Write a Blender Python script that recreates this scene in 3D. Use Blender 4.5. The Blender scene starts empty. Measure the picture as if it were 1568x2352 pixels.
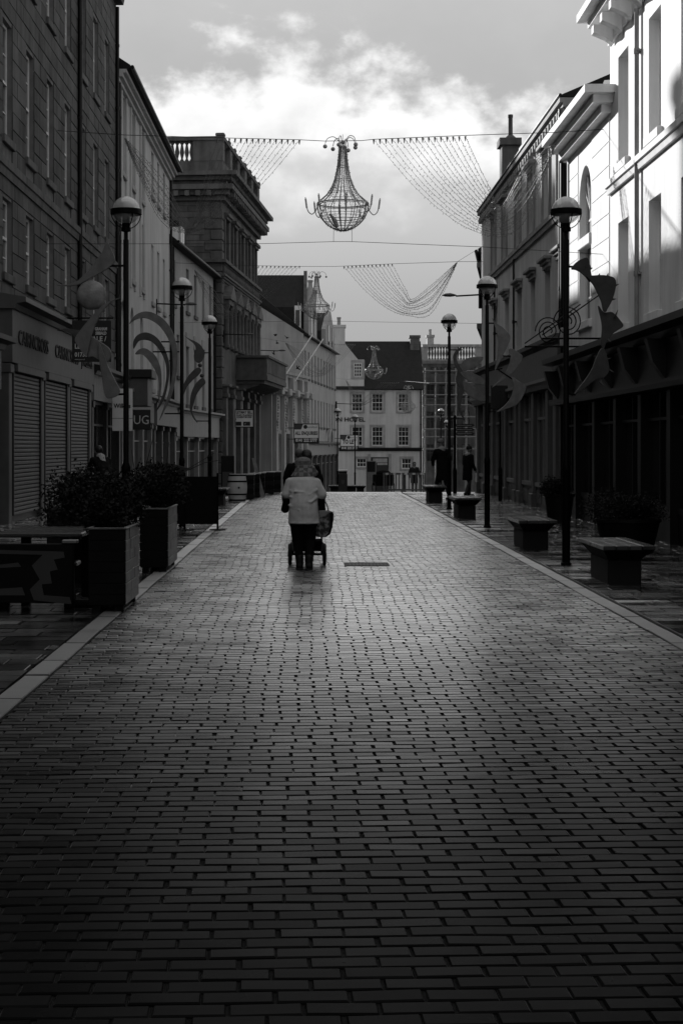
import bpy, bmesh, math, random
import numpy as np
from mathutils import Vector, Matrix
random.seed(7)
R = math.radians
# ------------------------------------------------------------------ camera, world, sun, exposure
F, CU, CV, EYE = 3700.0, 715.0, 1024.0, 1.65      # photo pixels (1568 wide): focal, vanishing point, eye height
scene = bpy.context.scene
col = scene.collection
SUN_AZ, SUN_EL = 25.0, 17.8                        # degrees left of the street axis, height
cam_d = bpy.data.cameras.new('camera'); cam = bpy.data.objects.new('camera', cam_d); col.objects.link(cam)
cam.location = (0, 0, EYE); cam.rotation_euler = (R(90), 0, 0)
cam_d.sensor_fit = 'VERTICAL'; cam_d.sensor_height = 36; cam_d.sensor_width = 24
cam_d.lens = 36 * F / 2352.0
cam_d.shift_x = (784 - CU) / 2352.0; cam_d.shift_y = -(1176 - CV) / 2352.0
cam_d.clip_start = 0.1; cam_d.clip_end = 6000
scene.camera = cam
scene.view_settings.view_transform = 'Standard'; scene.view_settings.look = 'None'
scene.view_settings.gamma = 1; scene.view_settings.exposure = 0.25
scene.view_settings.use_curve_mapping = False

world = bpy.data.worlds.new('World'); scene.world = world; world.use_nodes = True
def build_world():
    nt = world.node_tree; N = nt.nodes; L = nt.links
    for n in list(N): N.remove(n)
    def nd(t, **k):
        n = N.new(t)
        for a, b in k.items(): setattr(n, a, b)
        return n
    def math_(op, a, b=None, c=None, clamp=False):
        n = nd('ShaderNodeMath', operation=op); n.use_clamp = clamp
        for i, x in enumerate((a, b, c)):
            if x is None: continue
            if isinstance(x, (int, float)): n.inputs[i].default_value = x
            else: L.new(x, n.inputs[i])
        return n.outputs[0]
    out = nd('ShaderNodeOutputWorld'); bg = nd('ShaderNodeBackground'); bg.inputs[1].default_value = 0.1
    sky = nd('ShaderNodeTexSky', sky_type='NISHITA'); sky.sun_disc = False
    sky.sun_elevation = R(SUN_EL); sky.sun_rotation = R(-SUN_AZ); sky.air_density = 1.0; sky.dust_density = 1.0
    bw = nd('ShaderNodeRGBToBW'); L.new(sky.outputs[0], bw.inputs[0])
    tc = nd('ShaderNodeTexCoord'); sep = nd('ShaderNodeSeparateXYZ'); L.new(tc.outputs['Generated'], sep.inputs[0])
    z = sep.outputs[2]
    def noise(scale, detail, loc, sc=(1, 1, 2.2), rough=.55):
        m = nd('ShaderNodeMapping'); m.inputs['Location'].default_value = loc; m.inputs['Scale'].default_value = sc
        L.new(tc.outputs['Generated'], m.inputs[0])
        n = nd('ShaderNodeTexNoise'); n.inputs['Scale'].default_value = scale; n.inputs['Detail'].default_value = detail
        n.inputs['Roughness'].default_value = rough
        L.new(m.outputs[0], n.inputs[0]); return n.outputs[0]
    n1 = noise(5.0, 2, (0.62, 0, 0), (1, 1, 1)); n2 = noise(20, 6, (2.3, .4, 0.1), (1, 1, 1.4)); n3 = noise(9.0, 4, (5.1, 2, 1))
    # grey veil: lighter towards the bank of cumulus, darker at the horizon
    def ramp(fac, a, b, va, vb):
        m = nd('ShaderNodeMapRange', interpolation_type='SMOOTHSTEP'); L.new(fac, m.inputs[0])
        for i, x in zip((1, 2, 3, 4), (a, b, va, vb)): m.inputs[i].default_value = x
        return m.outputs[0]
    heap = math_('COSINE', math_('MULTIPLY', math_('SUBTRACT', sep.outputs[0], .012), 15.5))       # heaped towers of cloud, one after another along the horizon
    top = math_('ADD', math_('MULTIPLY', math_('SUBTRACT', n1, .5), .06), math_('MULTIPLY', math_('SUBTRACT', n2, .5), .15))
    top = math_('ADD', math_('ADD', top, math_('MULTIPLY', heap, .02)), .208)                       # upper edge of the cumulus bank (sine of its height)
    d = math_('SUBTRACT', top, z)
    edge = ramp(d, -.014, .02, 0, 1)                   # inside the cloud
    body = ramp(math_('ADD', d, math_('MULTIPLY', math_('SUBTRACT', n3, .5), .16)), -.005, .085, 1, 0)   # bright rim fading to its grey base
    mottle = ramp(n3, .36, .62, .55, 1.0)
    low = ramp(z, .05, .21, 3.6, 6.0)                   # grey stratus below
    cum = math_('ADD', low, math_('MULTIPLY', math_('MULTIPLY', body, mottle), 4.6))
    # above the bank: clear sky, overhead brightness added to lift the shaded walls
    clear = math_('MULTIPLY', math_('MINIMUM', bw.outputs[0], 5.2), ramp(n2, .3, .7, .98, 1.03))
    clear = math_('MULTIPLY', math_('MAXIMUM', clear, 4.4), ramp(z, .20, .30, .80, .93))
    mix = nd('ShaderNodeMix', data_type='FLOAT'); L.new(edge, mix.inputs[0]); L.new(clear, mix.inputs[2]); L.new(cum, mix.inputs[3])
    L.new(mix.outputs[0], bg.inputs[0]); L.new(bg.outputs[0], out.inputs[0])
build_world()
sun_d = bpy.data.lights.new('sun', 'SUN'); sun = bpy.data.objects.new('sun', sun_d); col.objects.link(sun)
sun_d.energy = 5.0; sun_d.angle = R(0.6); sun_d.color = (1, 1, 1)
sdir = Vector((-math.sin(R(SUN_AZ)) * math.cos(R(SUN_EL)), math.cos(R(SUN_AZ)) * math.cos(R(SUN_EL)), math.sin(R(SUN_EL))))
sun.rotation_euler = sdir.to_track_quat('Z', 'Y').to_euler(); sun.location = sdir * 300

# ------------------------------------------------------------------ helpers
def zg(Y):                                        # the street is level, then drops beyond a crest
    if Y < 52: return 0.0
    m = min(Y, 68) - 52
    z = -0.00105 * m * m
    if Y > 68: z -= 0.0336 * (min(Y, 170) - 68)
    return z
def XU(u, Y): return (u - CU) * Y / F
def ZV(v, Y): return EYE - (v - CV) * Y / F
def P(u, v, Y): return Vector((XU(u, Y), Y, ZV(v, Y)))

def tag(o, label=None, cat=None, group=None, kind=None):
    if label: o['label'] = label
    if cat: o['category'] = cat
    if group: o['group'] = group
    if kind: o['kind'] = kind
    return o
def empty(name, loc, rz=0, label=None, cat=None, group=None):
    o = bpy.data.objects.new(name, None); col.objects.link(o); o.location = loc; o.rotation_euler[2] = rz
    o.empty_display_size = .2
    return tag(o, label, cat, group)
def inst(name, mesh, parent=None, loc=(0, 0, 0), rot=(0, 0, 0), scale=(1, 1, 1)):
    o = bpy.data.objects.new(name, mesh); col.objects.link(o); o.parent = parent
    o.location = loc; o.rotation_euler = rot; o.scale = scale
    return o
def copy_tree(o, parent=None):
    c = o.copy(); col.objects.link(c); c.parent = parent
    for ch in list(o.children): copy_tree(ch, c)
    return c

class MB:
    def __init__(s): s.v = []; s.f = []
    def add(s, vs, fs):
        b = len(s.v); s.v += [tuple(p) for p in vs]; s.f += [tuple(i + b for i in f) for f in fs]; return s
    def box(s, x0, x1, y0, y1, z0, z1):
        return s.add([(x0, y0, z0), (x1, y0, z0), (x1, y1, z0), (x0, y1, z0), (x0, y0, z1), (x1, y0, z1), (x1, y1, z1), (x0, y1, z1)],
                     [(3, 2, 1, 0), (4, 5, 6, 7), (0, 1, 5, 4), (1, 2, 6, 5), (2, 3, 7, 6), (3, 0, 4, 7)])
    def cbox(s, x0, x1, y0, y1, z0, z1, c=.01):    # box with chamfered vertical edges and top
        r0 = [(x0 + c, y0), (x1 - c, y0), (x1, y0 + c), (x1, y1 - c), (x1 - c, y1), (x0 + c, y1), (x0, y1 - c), (x0, y0 + c)]
        cx, cy = (x0 + x1) / 2, (y0 + y1) / 2
        sx = 1 - c / max((x1 - x0) / 2, 1e-4); sy = 1 - c / max((y1 - y0) / 2, 1e-4)
        r1 = [(cx + (x - cx) * sx, cy + (y - cy) * sy) for x, y in r0]
        rings = [[(x, y, z0 + c) for x, y in r0], [(x, y, z1 - c) for x, y in r0], [(x, y, z1) for x, y in r1]]
        rings.insert(0, [(x, y, z0) for x, y in r1])
        return s.rings(rings)
    def rings(s, rs, cap=True, closed=True):
        n = len(rs[0]); b = len(s.v)
        for r in rs: s.v += [tuple(p) for p in r]
        for k in range(len(rs) - 1):
            for i in range(n if closed else n - 1):
                j = (i + 1) % n
                s.f.append((b + k * n + i, b + k * n + j, b + (k + 1) * n + j, b + (k + 1) * n + i))
        if cap:
            s.f.append(tuple(b + i for i in reversed(range(n)))); s.f.append(tuple(b + (len(rs) - 1) * n + i for i in range(n)))
        return s
    def tube(s, pts, r, n=6, closed=False):
        pts = [Vector(p) for p in pts]; m = len(pts); rs = []
        rad = r if isinstance(r, (list, tuple)) else [r] * m
        up = None
        for i, p in enumerate(pts):
            a = pts[(i - 1) % m] if (closed or i) else p; c = pts[(i + 1) % m] if (closed or i < m - 1) else p
            t = (c - a).normalized() if (c - a).length > 1e-9 else Vector((0, 0, 1))
            if up is None:
                up = Vector((0, 0, 1)) if abs(t.z) < .9 else Vector((1, 0, 0))
            x = t.cross(up); x = x.normalized() if x.length > 1e-6 else t.orthogonal().normalized()
            y = x.cross(t).normalized(); up = y
            rs.append([p + (x * math.cos(q) + y * math.sin(q)) * rad[i] for q in (2 * math.pi * k / n for k in range(n))])
        if closed: rs.append(rs[0]); return s.rings(rs, cap=False)
        return s.rings(rs)
    def lathe(s, prof, n=16, c=(0, 0, 0), cap=True):
        return s.rings([[(c[0] + r * math.cos(2 * math.pi * k / n), c[1] + r * math.sin(2 * math.pi * k / n), c[2] + z) for k in range(n)] for r, z in prof], cap)
    def ball(s, c, r, n=10, m=6, sc=(1, 1, 1)):
        return s.rings([[(c[0] + sc[0] * r * math.sin(a) * math.cos(b), c[1] + sc[1] * r * math.sin(a) * math.sin(b), c[2] - sc[2] * r * math.cos(a))
                         for b in (2 * math.pi * k / n for k in range(n))] for a in (max(.06, min(math.pi - .06, math.pi * i / m)) for i in range(m + 1))])
    def prism_xz(s, pts, y0, y1):                  # outline in x,z extruded along y
        n = len(pts); b = len(s.v)
        s.v += [(x, y0, z) for x, z in pts] + [(x, y1, z) for x, z in pts]
        a = sum(pts[i][0] * pts[(i + 1) % n][1] - pts[(i + 1) % n][0] * pts[i][1] for i in range(n))
        fr = list(range(n)); bk = [n + i for i in range(n)]
        if a > 0: s.f += [tuple(b + i for i in fr), tuple(b + i for i in reversed(bk))]
        else: s.f += [tuple(b + i for i in reversed(fr)), tuple(b + i for i in bk)]
        for i in range(n):
            j = (i + 1) % n
            s.f.append((b + i, b + n + i, b + n + j, b + j) if a > 0 else (b + i, b + j, b + n + j, b + n + i))
        return s
    def prism_yz(s, pts, x0, x1):                  # profile in y,z extruded along x
        n = len(pts); b = len(s.v)
        s.v += [(x0, y, z) for y, z in pts] + [(x1, y, z) for y, z in pts]
        a = sum(pts[i][0] * pts[(i + 1) % n][1] - pts[(i + 1) % n][0] * pts[i][1] for i in range(n))
        fr = list(range(n)); bk = [n + i for i in range(n)]
        if a > 0: fr.reverse()
        else: bk.reverse()
        s.f += [tuple(b + i for i in fr), tuple(b + i for i in bk)]
        for i in range(n):
            j = (i + 1) % n
            s.f.append((b + i, b + j, b + n + j, b + n + i) if a > 0 else (b + j, b + i, b + n + i, b + n + j))
        return s
    def xf(s, M):
        s.v = [tuple(M @ Vector(p)) for p in s.v]; return s
    def mesh(s, name, m, smooth=False):
        me = bpy.data.meshes.new(name); me.from_pydata(s.v, [], s.f)
        if m is not None: me.materials.append(m)
        me.update()
        if smooth:
            me.polygons.foreach_set('use_smooth', [True] * len(me.polygons))
            try: me.set_sharp_from_angle(angle=R(50))
            except Exception: pass
        return me
    def build(s, name, m, parent=None, loc=(0, 0, 0), smooth=False):
        return inst(name, s.mesh(name, m, smooth), parent, loc)

def spline(pts, n=6, closed=True):                 # Catmull-Rom through 2-D or 3-D points
    pts = [Vector(p) for p in pts]; m = len(pts); out = []
    for i in range(m if closed else m - 1):
        if closed: p0, p1, p2, p3 = (pts[(i + k) % m] for k in (-1, 0, 1, 2))
        else: p0, p1, p2, p3 = (pts[max(0, min(m - 1, i + k))] for k in (-1, 0, 1, 2))
        for k in range(n):
            t = k / n
            out.append(.5 * ((2 * p1) + (p2 - p0) * t + (2 * p0 - 5 * p1 + 4 * p2 - p3) * t * t + (3 * p1 - p0 - 3 * p2 + p3) * t ** 3))
    if not closed: out.append(pts[-1])
    return out

# ------------------------------------------------------------------ materials (all neutral: the photograph is black and white)
def mat(name, base, rough=.6, var=.25, scale=4.0, bump=.0, bscale=40, streak=0, metal=0, spec=.5, rvar=0, rnd=0, ior=1.5, coat=0, trans=0, speck=0):
    m = bpy.data.materials.new(name); m.use_nodes = True
    nt = m.node_tree; N = nt.nodes; L = nt.links; b = N['Principled BSDF']
    b.inputs['Roughness'].default_value = rough; b.inputs['Metallic'].default_value = metal
    b.inputs['Specular IOR Level'].default_value = spec; b.inputs['IOR'].default_value = ior
    b.inputs['Coat Weight'].default_value = coat; b.inputs['Transmission Weight'].default_value = trans
    b.inputs['Base Color'].default_value = (base, base, base, 1)
    tc = N.new('ShaderNodeTexCoord'); geo = N.new('ShaderNodeNewGeometry')
    def noise(sc, det=4, scale3=(1, 1, 1)):
        mp = N.new('ShaderNodeMapping'); mp.inputs['Scale'].default_value = scale3
        L.new(geo.outputs['Position'], mp.inputs[0])
        n = N.new('ShaderNodeTexNoise'); n.inputs['Scale'].default_value = sc; n.inputs['Detail'].default_value = det
        L.new(mp.outputs[0], n.inputs[0]); return n.outputs[0]
    def mth(op, a, c):
        n = N.new('ShaderNodeMath'); n.operation = op
        for i, x in enumerate((a, c)):
            if isinstance(x, (int, float)): n.inputs[i].default_value = x
            else: L.new(x, n.inputs[i])
        return n.outputs[0]
    if var or streak or rnd or speck:
        f = mth('MULTIPLY', mth('SUBTRACT', noise(scale), .5), 2 * var * 1.6)
        if speck: f = mth('ADD', f, mth('MULTIPLY', mth('SUBTRACT', noise(220, 2), .5), speck * 2))
        if streak: f = mth('ADD', f, mth('MULTIPLY', mth('SUBTRACT', noise(2.2, 5, (1.6, 1.6, .12)), .5), streak * 2.6))
        if rnd:
            oi = N.new('ShaderNodeObjectInfo')
            q = mth('FRACT', mth('ADD', oi.outputs['Random'], geo.outputs['Random Per Island']), 0)
            f = mth('ADD', f, mth('MULTIPLY', mth('SUBTRACT', q, .5), 2 * rnd))
        g = mth('MULTIPLY', mth('MAXIMUM', mth('ADD', f, 1.0), .12), base)
        cb = N.new('ShaderNodeCombineColor')
        for i in range(3): L.new(g, cb.inputs[i])
        L.new(cb.outputs[0], b.inputs['Base Color'])
    if rvar:
        r = mth('ADD', mth('MULTIPLY', mth('SUBTRACT', noise(1.3, 5), .5), rvar * 2.4), rough)
        if rnd:
            r = mth('ADD', r, mth('MULTIPLY', mth('SUBTRACT', q, .5), rvar))
        r = mth('MAXIMUM', r, .04); L.new(r, b.inputs['Roughness'])
    if bump:
        bp = N.new('ShaderNodeBump'); bp.inputs['Strength'].default_value = bump; bp.inputs['Distance'].default_value = .02
        L.new(noise(bscale, 5), bp.inputs['Height']); L.new(bp.outputs[0], b.inputs['Normal'])
    return m
M = dict(
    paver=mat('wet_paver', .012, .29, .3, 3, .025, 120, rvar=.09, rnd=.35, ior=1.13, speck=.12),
    joint=mat('joint_sand', .012, .9, .3, 20, .3, 60, spec=.1),
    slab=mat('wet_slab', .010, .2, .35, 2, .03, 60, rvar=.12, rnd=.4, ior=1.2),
    granite=mat('granite_kerb', .10, .5, .4, 5, .15, 150, rnd=.5, rvar=.1, speck=.3),
    ground=mat('ground_paving', .05, .45, .4, 1.2, .2, 30, rvar=.15),
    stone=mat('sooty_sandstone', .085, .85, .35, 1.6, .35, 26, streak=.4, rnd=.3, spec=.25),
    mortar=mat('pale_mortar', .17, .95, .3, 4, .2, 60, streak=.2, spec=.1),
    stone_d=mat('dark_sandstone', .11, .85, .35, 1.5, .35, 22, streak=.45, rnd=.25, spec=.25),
    render=mat('cream_render', .5, .85, .12, .8, .12, 30, streak=.22, spec=.25),
    render2=mat('weathered_render', .34, .85, .15, .9, .15, 26, streak=.28, spec=.25),
    render3=mat('grey_render', .52, .85, .15, .9, .15, 26, streak=.28, spec=.25),
    white=mat('white_painted_stone', .78, .75, .1, 1.2, .2, 30, streak=.22, spec=.3),
    trim=mat('stone_trim', .3, .8, .25, 3, .2, 40, streak=.3, spec=.25),
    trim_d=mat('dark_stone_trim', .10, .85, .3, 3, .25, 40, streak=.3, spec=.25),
    frame=mat('white_window_paint', .7, .5, .1, 5),
    frame_d=mat('dark_window_paint', .05, .5, .2, 5),
    glass=mat('window_glass', .02, .06, .5, .7, spec=.6, rvar=.03),
    blind=mat('pale_blind', .22, .8, .2, 3),
    black=mat('black_paint', .005, .45, .3, 6, spec=.25),
    iron=mat('black_ironwork', .002, .5, .3, 9, .05, 80, spec=.12),
    steel=mat('galvanised_steel', .25, .38, .25, 8, metal=.8),
    art=mat('weathered_sheet_metal', .19, .55, .35, 7, .2, 45, metal=.35, streak=.15),
    art_d=mat('dark_sheet_metal', .075, .55, .35, 7, .2, 45, metal=.3),
    disc=mat('pitted_metal_disc', .3, .6, .5, 7, .4, 30, metal=.25),
    slate=mat('roof_slate', .016, .8, .4, 3, .3, 14, spec=.3),
    lead=mat('roof_lead', .12, .6, .25, 3),
    wood_d=mat('dark_wood', .005, .6, .4, 6, .2, 30, spec=.15),
    wood=mat('weathered_wood', .2, .45, .45, 5, .3, 40, rnd=.35, rvar=.1),
    seat=mat('wet_bench_timber', .05, .3, .35, 6, .2, 40, rnd=.3, rvar=.1),
    ped=mat('bench_granite', .004, .7, .3, 14, .2, 60),
    wire=mat('black_cable', .012, .6, 0), bulb=mat('bulb_plastic', .16, .4, 0),
    crystal=mat('bright_bulb', .75, .25, 0),
    chand=mat('chandelier_frame', .38, .5, .3, 9),
    candle=mat('candle_tube', .5, .5, .15, 9),
    globe_top=mat('lamp_dome', .7, .18, .15, 4, trans=.2, spec=.6),
    globe_low=mat('lamp_bowl_glass', .6, .15, .1, 4, trans=.4, spec=.5),
    sign_w=mat('white_board', .8, .5, .06, 3), sign_k=mat('black_board', .010, .5, .2, 3), sign_g=mat('grey_print', .05, .6, .1, 3),
    ink=mat('black_ink', .012, .6, 0), ink_w=mat('pale_ink', .6, .6, 0), ink_g=mat('grey_ink', .12, .6, 0),
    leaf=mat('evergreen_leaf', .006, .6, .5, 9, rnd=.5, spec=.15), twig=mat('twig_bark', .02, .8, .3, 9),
    soil=mat('soil', .015, .95, .4, 20, .4, 40),
    coat=mat('grey_wool_coat', .62, .95, .12, 14, .3, 300, spec=.1), cloth_k=mat('black_cloth', .006, .9, .25, 12, .2, 120, spec=.15),
    cloth_g=mat('dark_grey_cloth', .03, .9, .25, 12, .2, 120, spec=.15), denim=mat('faded_denim', .055, .9, .25, 12, .2, 150, spec=.15),
    skin=mat('skin', .28, .5, .08, 20), hair=mat('dark_hair', .012, .45, .3, 60, .3, 200), hair_g=mat('grey_hair', .10, .5, .3, 60, .3, 200),
    fur=mat('fur_hat', .2, .95, .4, 30, .6, 140, spec=.1), rubber=mat('rubber', .005, .7, .2, 20),
    shutter=mat('shutter_metal', .10, .45, .25, 8, metal=.3), barrel=mat('pale_barrel_paint', .55, .55, .2, 6, .1, 40),
    plastic=mat('grey_plastic', .14, .5, .2, 6), shop=mat('painted_shopfront', .09, .5, .2, 4, streak=.15), shop_d=mat('dark_shopfront', .008, .45, .25, 4),
    shop_l=mat('pale_shopfront', .21, .55, .15, 4, streak=.15), patch=mat('pale_print', .11, .8, .3, 30),
)
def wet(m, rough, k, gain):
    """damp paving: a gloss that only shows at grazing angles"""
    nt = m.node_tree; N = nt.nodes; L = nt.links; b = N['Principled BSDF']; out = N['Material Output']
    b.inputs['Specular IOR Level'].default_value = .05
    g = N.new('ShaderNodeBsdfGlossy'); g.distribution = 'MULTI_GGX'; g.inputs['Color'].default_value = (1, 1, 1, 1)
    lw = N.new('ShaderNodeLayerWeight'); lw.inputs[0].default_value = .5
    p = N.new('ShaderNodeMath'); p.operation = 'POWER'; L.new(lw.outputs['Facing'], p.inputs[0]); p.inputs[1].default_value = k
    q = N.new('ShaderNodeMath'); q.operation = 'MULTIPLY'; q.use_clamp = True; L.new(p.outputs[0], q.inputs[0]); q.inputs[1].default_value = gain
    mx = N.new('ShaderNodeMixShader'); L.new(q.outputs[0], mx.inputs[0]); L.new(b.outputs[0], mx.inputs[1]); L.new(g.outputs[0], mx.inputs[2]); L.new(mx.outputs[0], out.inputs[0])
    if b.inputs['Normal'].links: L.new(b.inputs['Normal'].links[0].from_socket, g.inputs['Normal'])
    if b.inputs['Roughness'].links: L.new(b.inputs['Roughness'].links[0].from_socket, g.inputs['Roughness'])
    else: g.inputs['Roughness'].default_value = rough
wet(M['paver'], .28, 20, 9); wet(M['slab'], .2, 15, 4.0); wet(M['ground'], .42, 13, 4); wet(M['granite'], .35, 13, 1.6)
def see_through(m, f):
    N = m.node_tree.nodes; L = m.node_tree.links; b = N['Principled BSDF']; t = N.new('ShaderNodeBsdfTransparent'); x = N.new('ShaderNodeMixShader')
    x.inputs[0].default_value = f; L.new(b.outputs[0], x.inputs[1]); L.new(t.outputs[0], x.inputs[2]); L.new(x.outputs[0], N['Material Output'].inputs[0])
M['globe_low'] = mat('lamp_bowl_glass', .8, .12, .1, 4, spec=.6); see_through(M['globe_low'], .6)
see_through(M['globe_top'], .25)
def mixpattern(name, a, b, kind='checker', scale=20, rough=.9):
    m = mat(name, a, rough, 0); N = m.node_tree.nodes; L = m.node_tree.links; bs = N['Principled BSDF']
    tc = N.new('ShaderNodeTexCoord')
    if kind == 'checker':
        t = N.new('ShaderNodeTexChecker'); t.inputs['Scale'].default_value = scale
        t.inputs['Color1'].default_value = (a, a, a, 1); t.inputs['Color2'].default_value = (b, b, b, 1)
        L.new(tc.outputs['Object'], t.inputs[0]); L.new(t.outputs[0], bs.inputs['Base Color'])
    else:
        t = N.new('ShaderNodeTexNoise' if kind == 'blotch' else 'ShaderNodeTexWave'); t.inputs['Scale'].default_value = scale
        if kind == 'blotch': t.inputs['Detail'].default_value = 3
        else: t.bands_direction = 'X'; t.inputs['Distortion'].default_value = 1.5
        L.new(tc.outputs['Object'], t.inputs[0])
        r = N.new('ShaderNodeValToRGB'); L.new(t.outputs[0 if kind == 'blotch' else 1], r.inputs[0])
        r.color_ramp.elements[0].position = .45; r.color_ramp.elements[1].position = .55
        r.color_ramp.elements[0].color = (a, a, a, 1); r.color_ramp.elements[1].color = (b, b, b, 1)
        L.new(r.outputs[0], bs.inputs['Base Color'])
    return m
M['scarf'] = mixpattern('striped_scarf', .11, .24, 'checker', 17)
M['bag'] = mixpattern('printed_bag', .04, .3, 'blotch', 16)

def text(body, size, m, parent, loc, rot, depth=.004, name='lettering', align='CENTER', width=None, bold=0):
    cu = bpy.data.curves.new('t', 'FONT'); cu.body = body; cu.size = size; cu.align_x = align; cu.align_y = 'CENTER'
    cu.extrude = depth; cu.resolution_u = 2; cu.offset = bold
    o = bpy.data.objects.new('t', cu); col.objects.link(o)
    bpy.context.view_layer.update()
    me = bpy.data.meshes.new_from_object(o.evaluated_get(bpy.context.evaluated_depsgraph_get()))
    bpy.data.objects.remove(o); bpy.data.curves.remove(cu)
    me.name = name; me.materials.clear(); me.materials.append(m)
    if width:
        xs = [v.co.x for v in me.vertices]; w = max(xs) - min(xs); k = width / w
        for v in me.vertices: v.co.x *= k
    return inst(name, me, parent, loc, rot)
# ------------------------------------------------------------------ ground, road, kerbs, pavements
def ground():
    xs = [-900, -300, -100, -40, -20, -10, -6, -3, 0, 3, 6, 10, 20, 40, 100, 300, 900]
    ys = [-300, -60, -10, 0, 20, 40, 50] + [52 + 2 * i for i in range(12)] + [80, 90, 100, 120, 140, 170, 200, 300, 600, 1500]
    m = MB(); n = len(xs)
    m.v = [(x, y, zg(y) - .035) for y in ys for x in xs]
    m.f = [(j * n + i, j * n + i + 1, (j + 1) * n + i + 1, (j + 1) * n + i) for j in range(len(ys) - 1) for i in range(n - 1)]
    tag(m.build('ground', M['ground']), kind='structure')
ground()
RX0, RX1 = -1.86, 2.98                               # brick roadway between the granite strips
PHI = math.atan(.042)
def strip(name, x0, x1, y0, y1, dz, m, step=2.0):
    mb = MB(); ys = list(np.arange(y0, y1, step)) + [y1]
    mb.v = [(x, y, zg(y) + dz) for y in ys for x in (x0, x1)]
    mb.f = [(2 * i, 2 * i + 1, 2 * i + 3, 2 * i + 2) for i in range(len(ys) - 1)]
    return tag(mb.build(name, m), kind='structure')
def paver_verts(w, d, h, c):                          # 16 verts: base ring, shoulder ring, top ring
    rs = []
    for (ww, dd, z) in ((w, d, -h), (w, d, -c), (w - 2 * c, d - 2 * c, 0)):
        rs.append([(-ww / 2, -dd / 2, z), (ww / 2, -dd / 2, z), (ww / 2, dd / 2, z), (-ww / 2, dd / 2, z)])
    return rs
def paver_mesh(name, w, d, h, c, m):
    mb = MB(); mb.rings(paver_verts(w, d, h, c)); mb.f.pop(-2)
    return mb.mesh(name, m)
def in_view(x, y, pad=.15):
    k = x / y * F + CU
    return -60 < k < 1630
def lay(parent, name, x0, x1, y0, y1, pw, pd, jw, jd, phi, c, m, tilt, jit, limit, h=.02, bond=.5, vary=0, pad=0):
    """pavers in a running bond: the nearest in view one by one, the others joined"""
    cs, sn = math.cos(phi), math.sin(phi); near = []; far = []
    me = paver_mesh(name, pw - jw, pd - jd, h, c, m); rnd = random.Random(3)
    j0, j1 = int((y0 - 1) / pd), int((y1 + 1) / pd); walk = 0.0
    for j in range(j0, j1):
        walk = walk * .94 + rnd.gauss(0, .006); off = (j % 2) * bond * pw + rnd.uniform(-.014, .014) + walk + (rnd.uniform(0, vary) if vary else 0)
        i0 = int((x0 - off) / pw) - 2; i1 = int((x1 - off) / pw) + 3
        for i in range(i0, i1):
            a = off + i * pw + rnd.gauss(0, .0025); b = j * pd + rnd.gauss(0, .0012)
            x = a * cs - b * sn * 0 ; y = b + a * math.tan(phi)
            if y < y0 or y > y1 or x + pw / 2 < x0 + .03 or x - pw / 2 > x1 - .03: continue
            cut = x - pw / 2 < x0 or x + pw / 2 > x1
            z = zg(y) + rnd.uniform(-jit, jit)
            rot = (rnd.gauss(0, tilt), rnd.gauss(0, tilt), phi + rnd.gauss(0, .006))
            (near if (len(near) < limit and not cut and in_view(x, y)) else far).append((x, y, z, rot))
    for x, y, z, rot in near: inst(name, me, parent, (x, y, z), rot)
    base = np.array([p for r in paver_verts(pw - jw, pd - jd, h, c) for p in r])
    V = []; Fc = []; fb = []
    for k in range(2):
        for i in range(4): fb.append((k * 4 + i, k * 4 + (i + 1) % 4, k * 4 + 4 + (i + 1) % 4, k * 4 + 4 + i))
    fb.append((8, 9, 10, 11)); fb = np.array(fb); nb = 0
    for x, y, z, rot in far:
        rx, ry, rz = rot
        q = base.copy(); q[:, 2] += q[:, 1] * rx - q[:, 0] * ry
        c_, s_ = math.cos(rz), math.sin(rz); X = q[:, 0] * c_ - q[:, 1] * s_ + x; Y = q[:, 0] * s_ + q[:, 1] * c_ + y
        X = np.clip(X, x0, x1)
        V.append(np.stack([X, Y, q[:, 2] + z], 1)); Fc.append(fb + nb); nb += 12
    V = np.concatenate(V); Fc = np.concatenate(Fc)
    mesh = bpy.data.meshes.new(name + 's'); mesh.vertices.add(len(V)); mesh.vertices.foreach_set('co', V.ravel())
    mesh.loops.add(Fc.size); mesh.loops.foreach_set('vertex_index', Fc.ravel().astype(np.int32))
    mesh.polygons.add(len(Fc)); mesh.polygons.foreach_set('loop_start', np.arange(0, Fc.size, 4, dtype=np.int32))
    mesh.polygons.foreach_set('loop_total', np.full(len(Fc), 4, np.int32))
    mesh.materials.append(m); mesh.update(calc_edges=True); mesh.validate(); mesh.polygons.foreach_set('use_smooth', np.zeros(len(mesh.polygons), bool))
    tag(inst(name + 's', mesh, parent), kind='stuff')
road = strip('road', RX0, RX1, 2.5, 58, -.010, M['joint'])
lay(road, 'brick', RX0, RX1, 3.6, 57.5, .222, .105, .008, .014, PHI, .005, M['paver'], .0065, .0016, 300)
LX0, LX1, QX0, QX1 = -6.62, -2.08, 3.19, 6.22
pl = strip('pavement', LX0, LX1, 3, 58, -.006, M['joint']); pr = strip('pavement', QX0, QX1, 3, 58, -.006, M['joint'])
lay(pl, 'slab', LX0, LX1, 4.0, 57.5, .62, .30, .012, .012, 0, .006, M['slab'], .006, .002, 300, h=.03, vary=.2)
lay(pr, 'slab', QX0, QX1, 4.0, 57.5, .62, .30, .012, .012, 0, .006, M['slab'], .006, .002, 300, h=.03, vary=.2)
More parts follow.
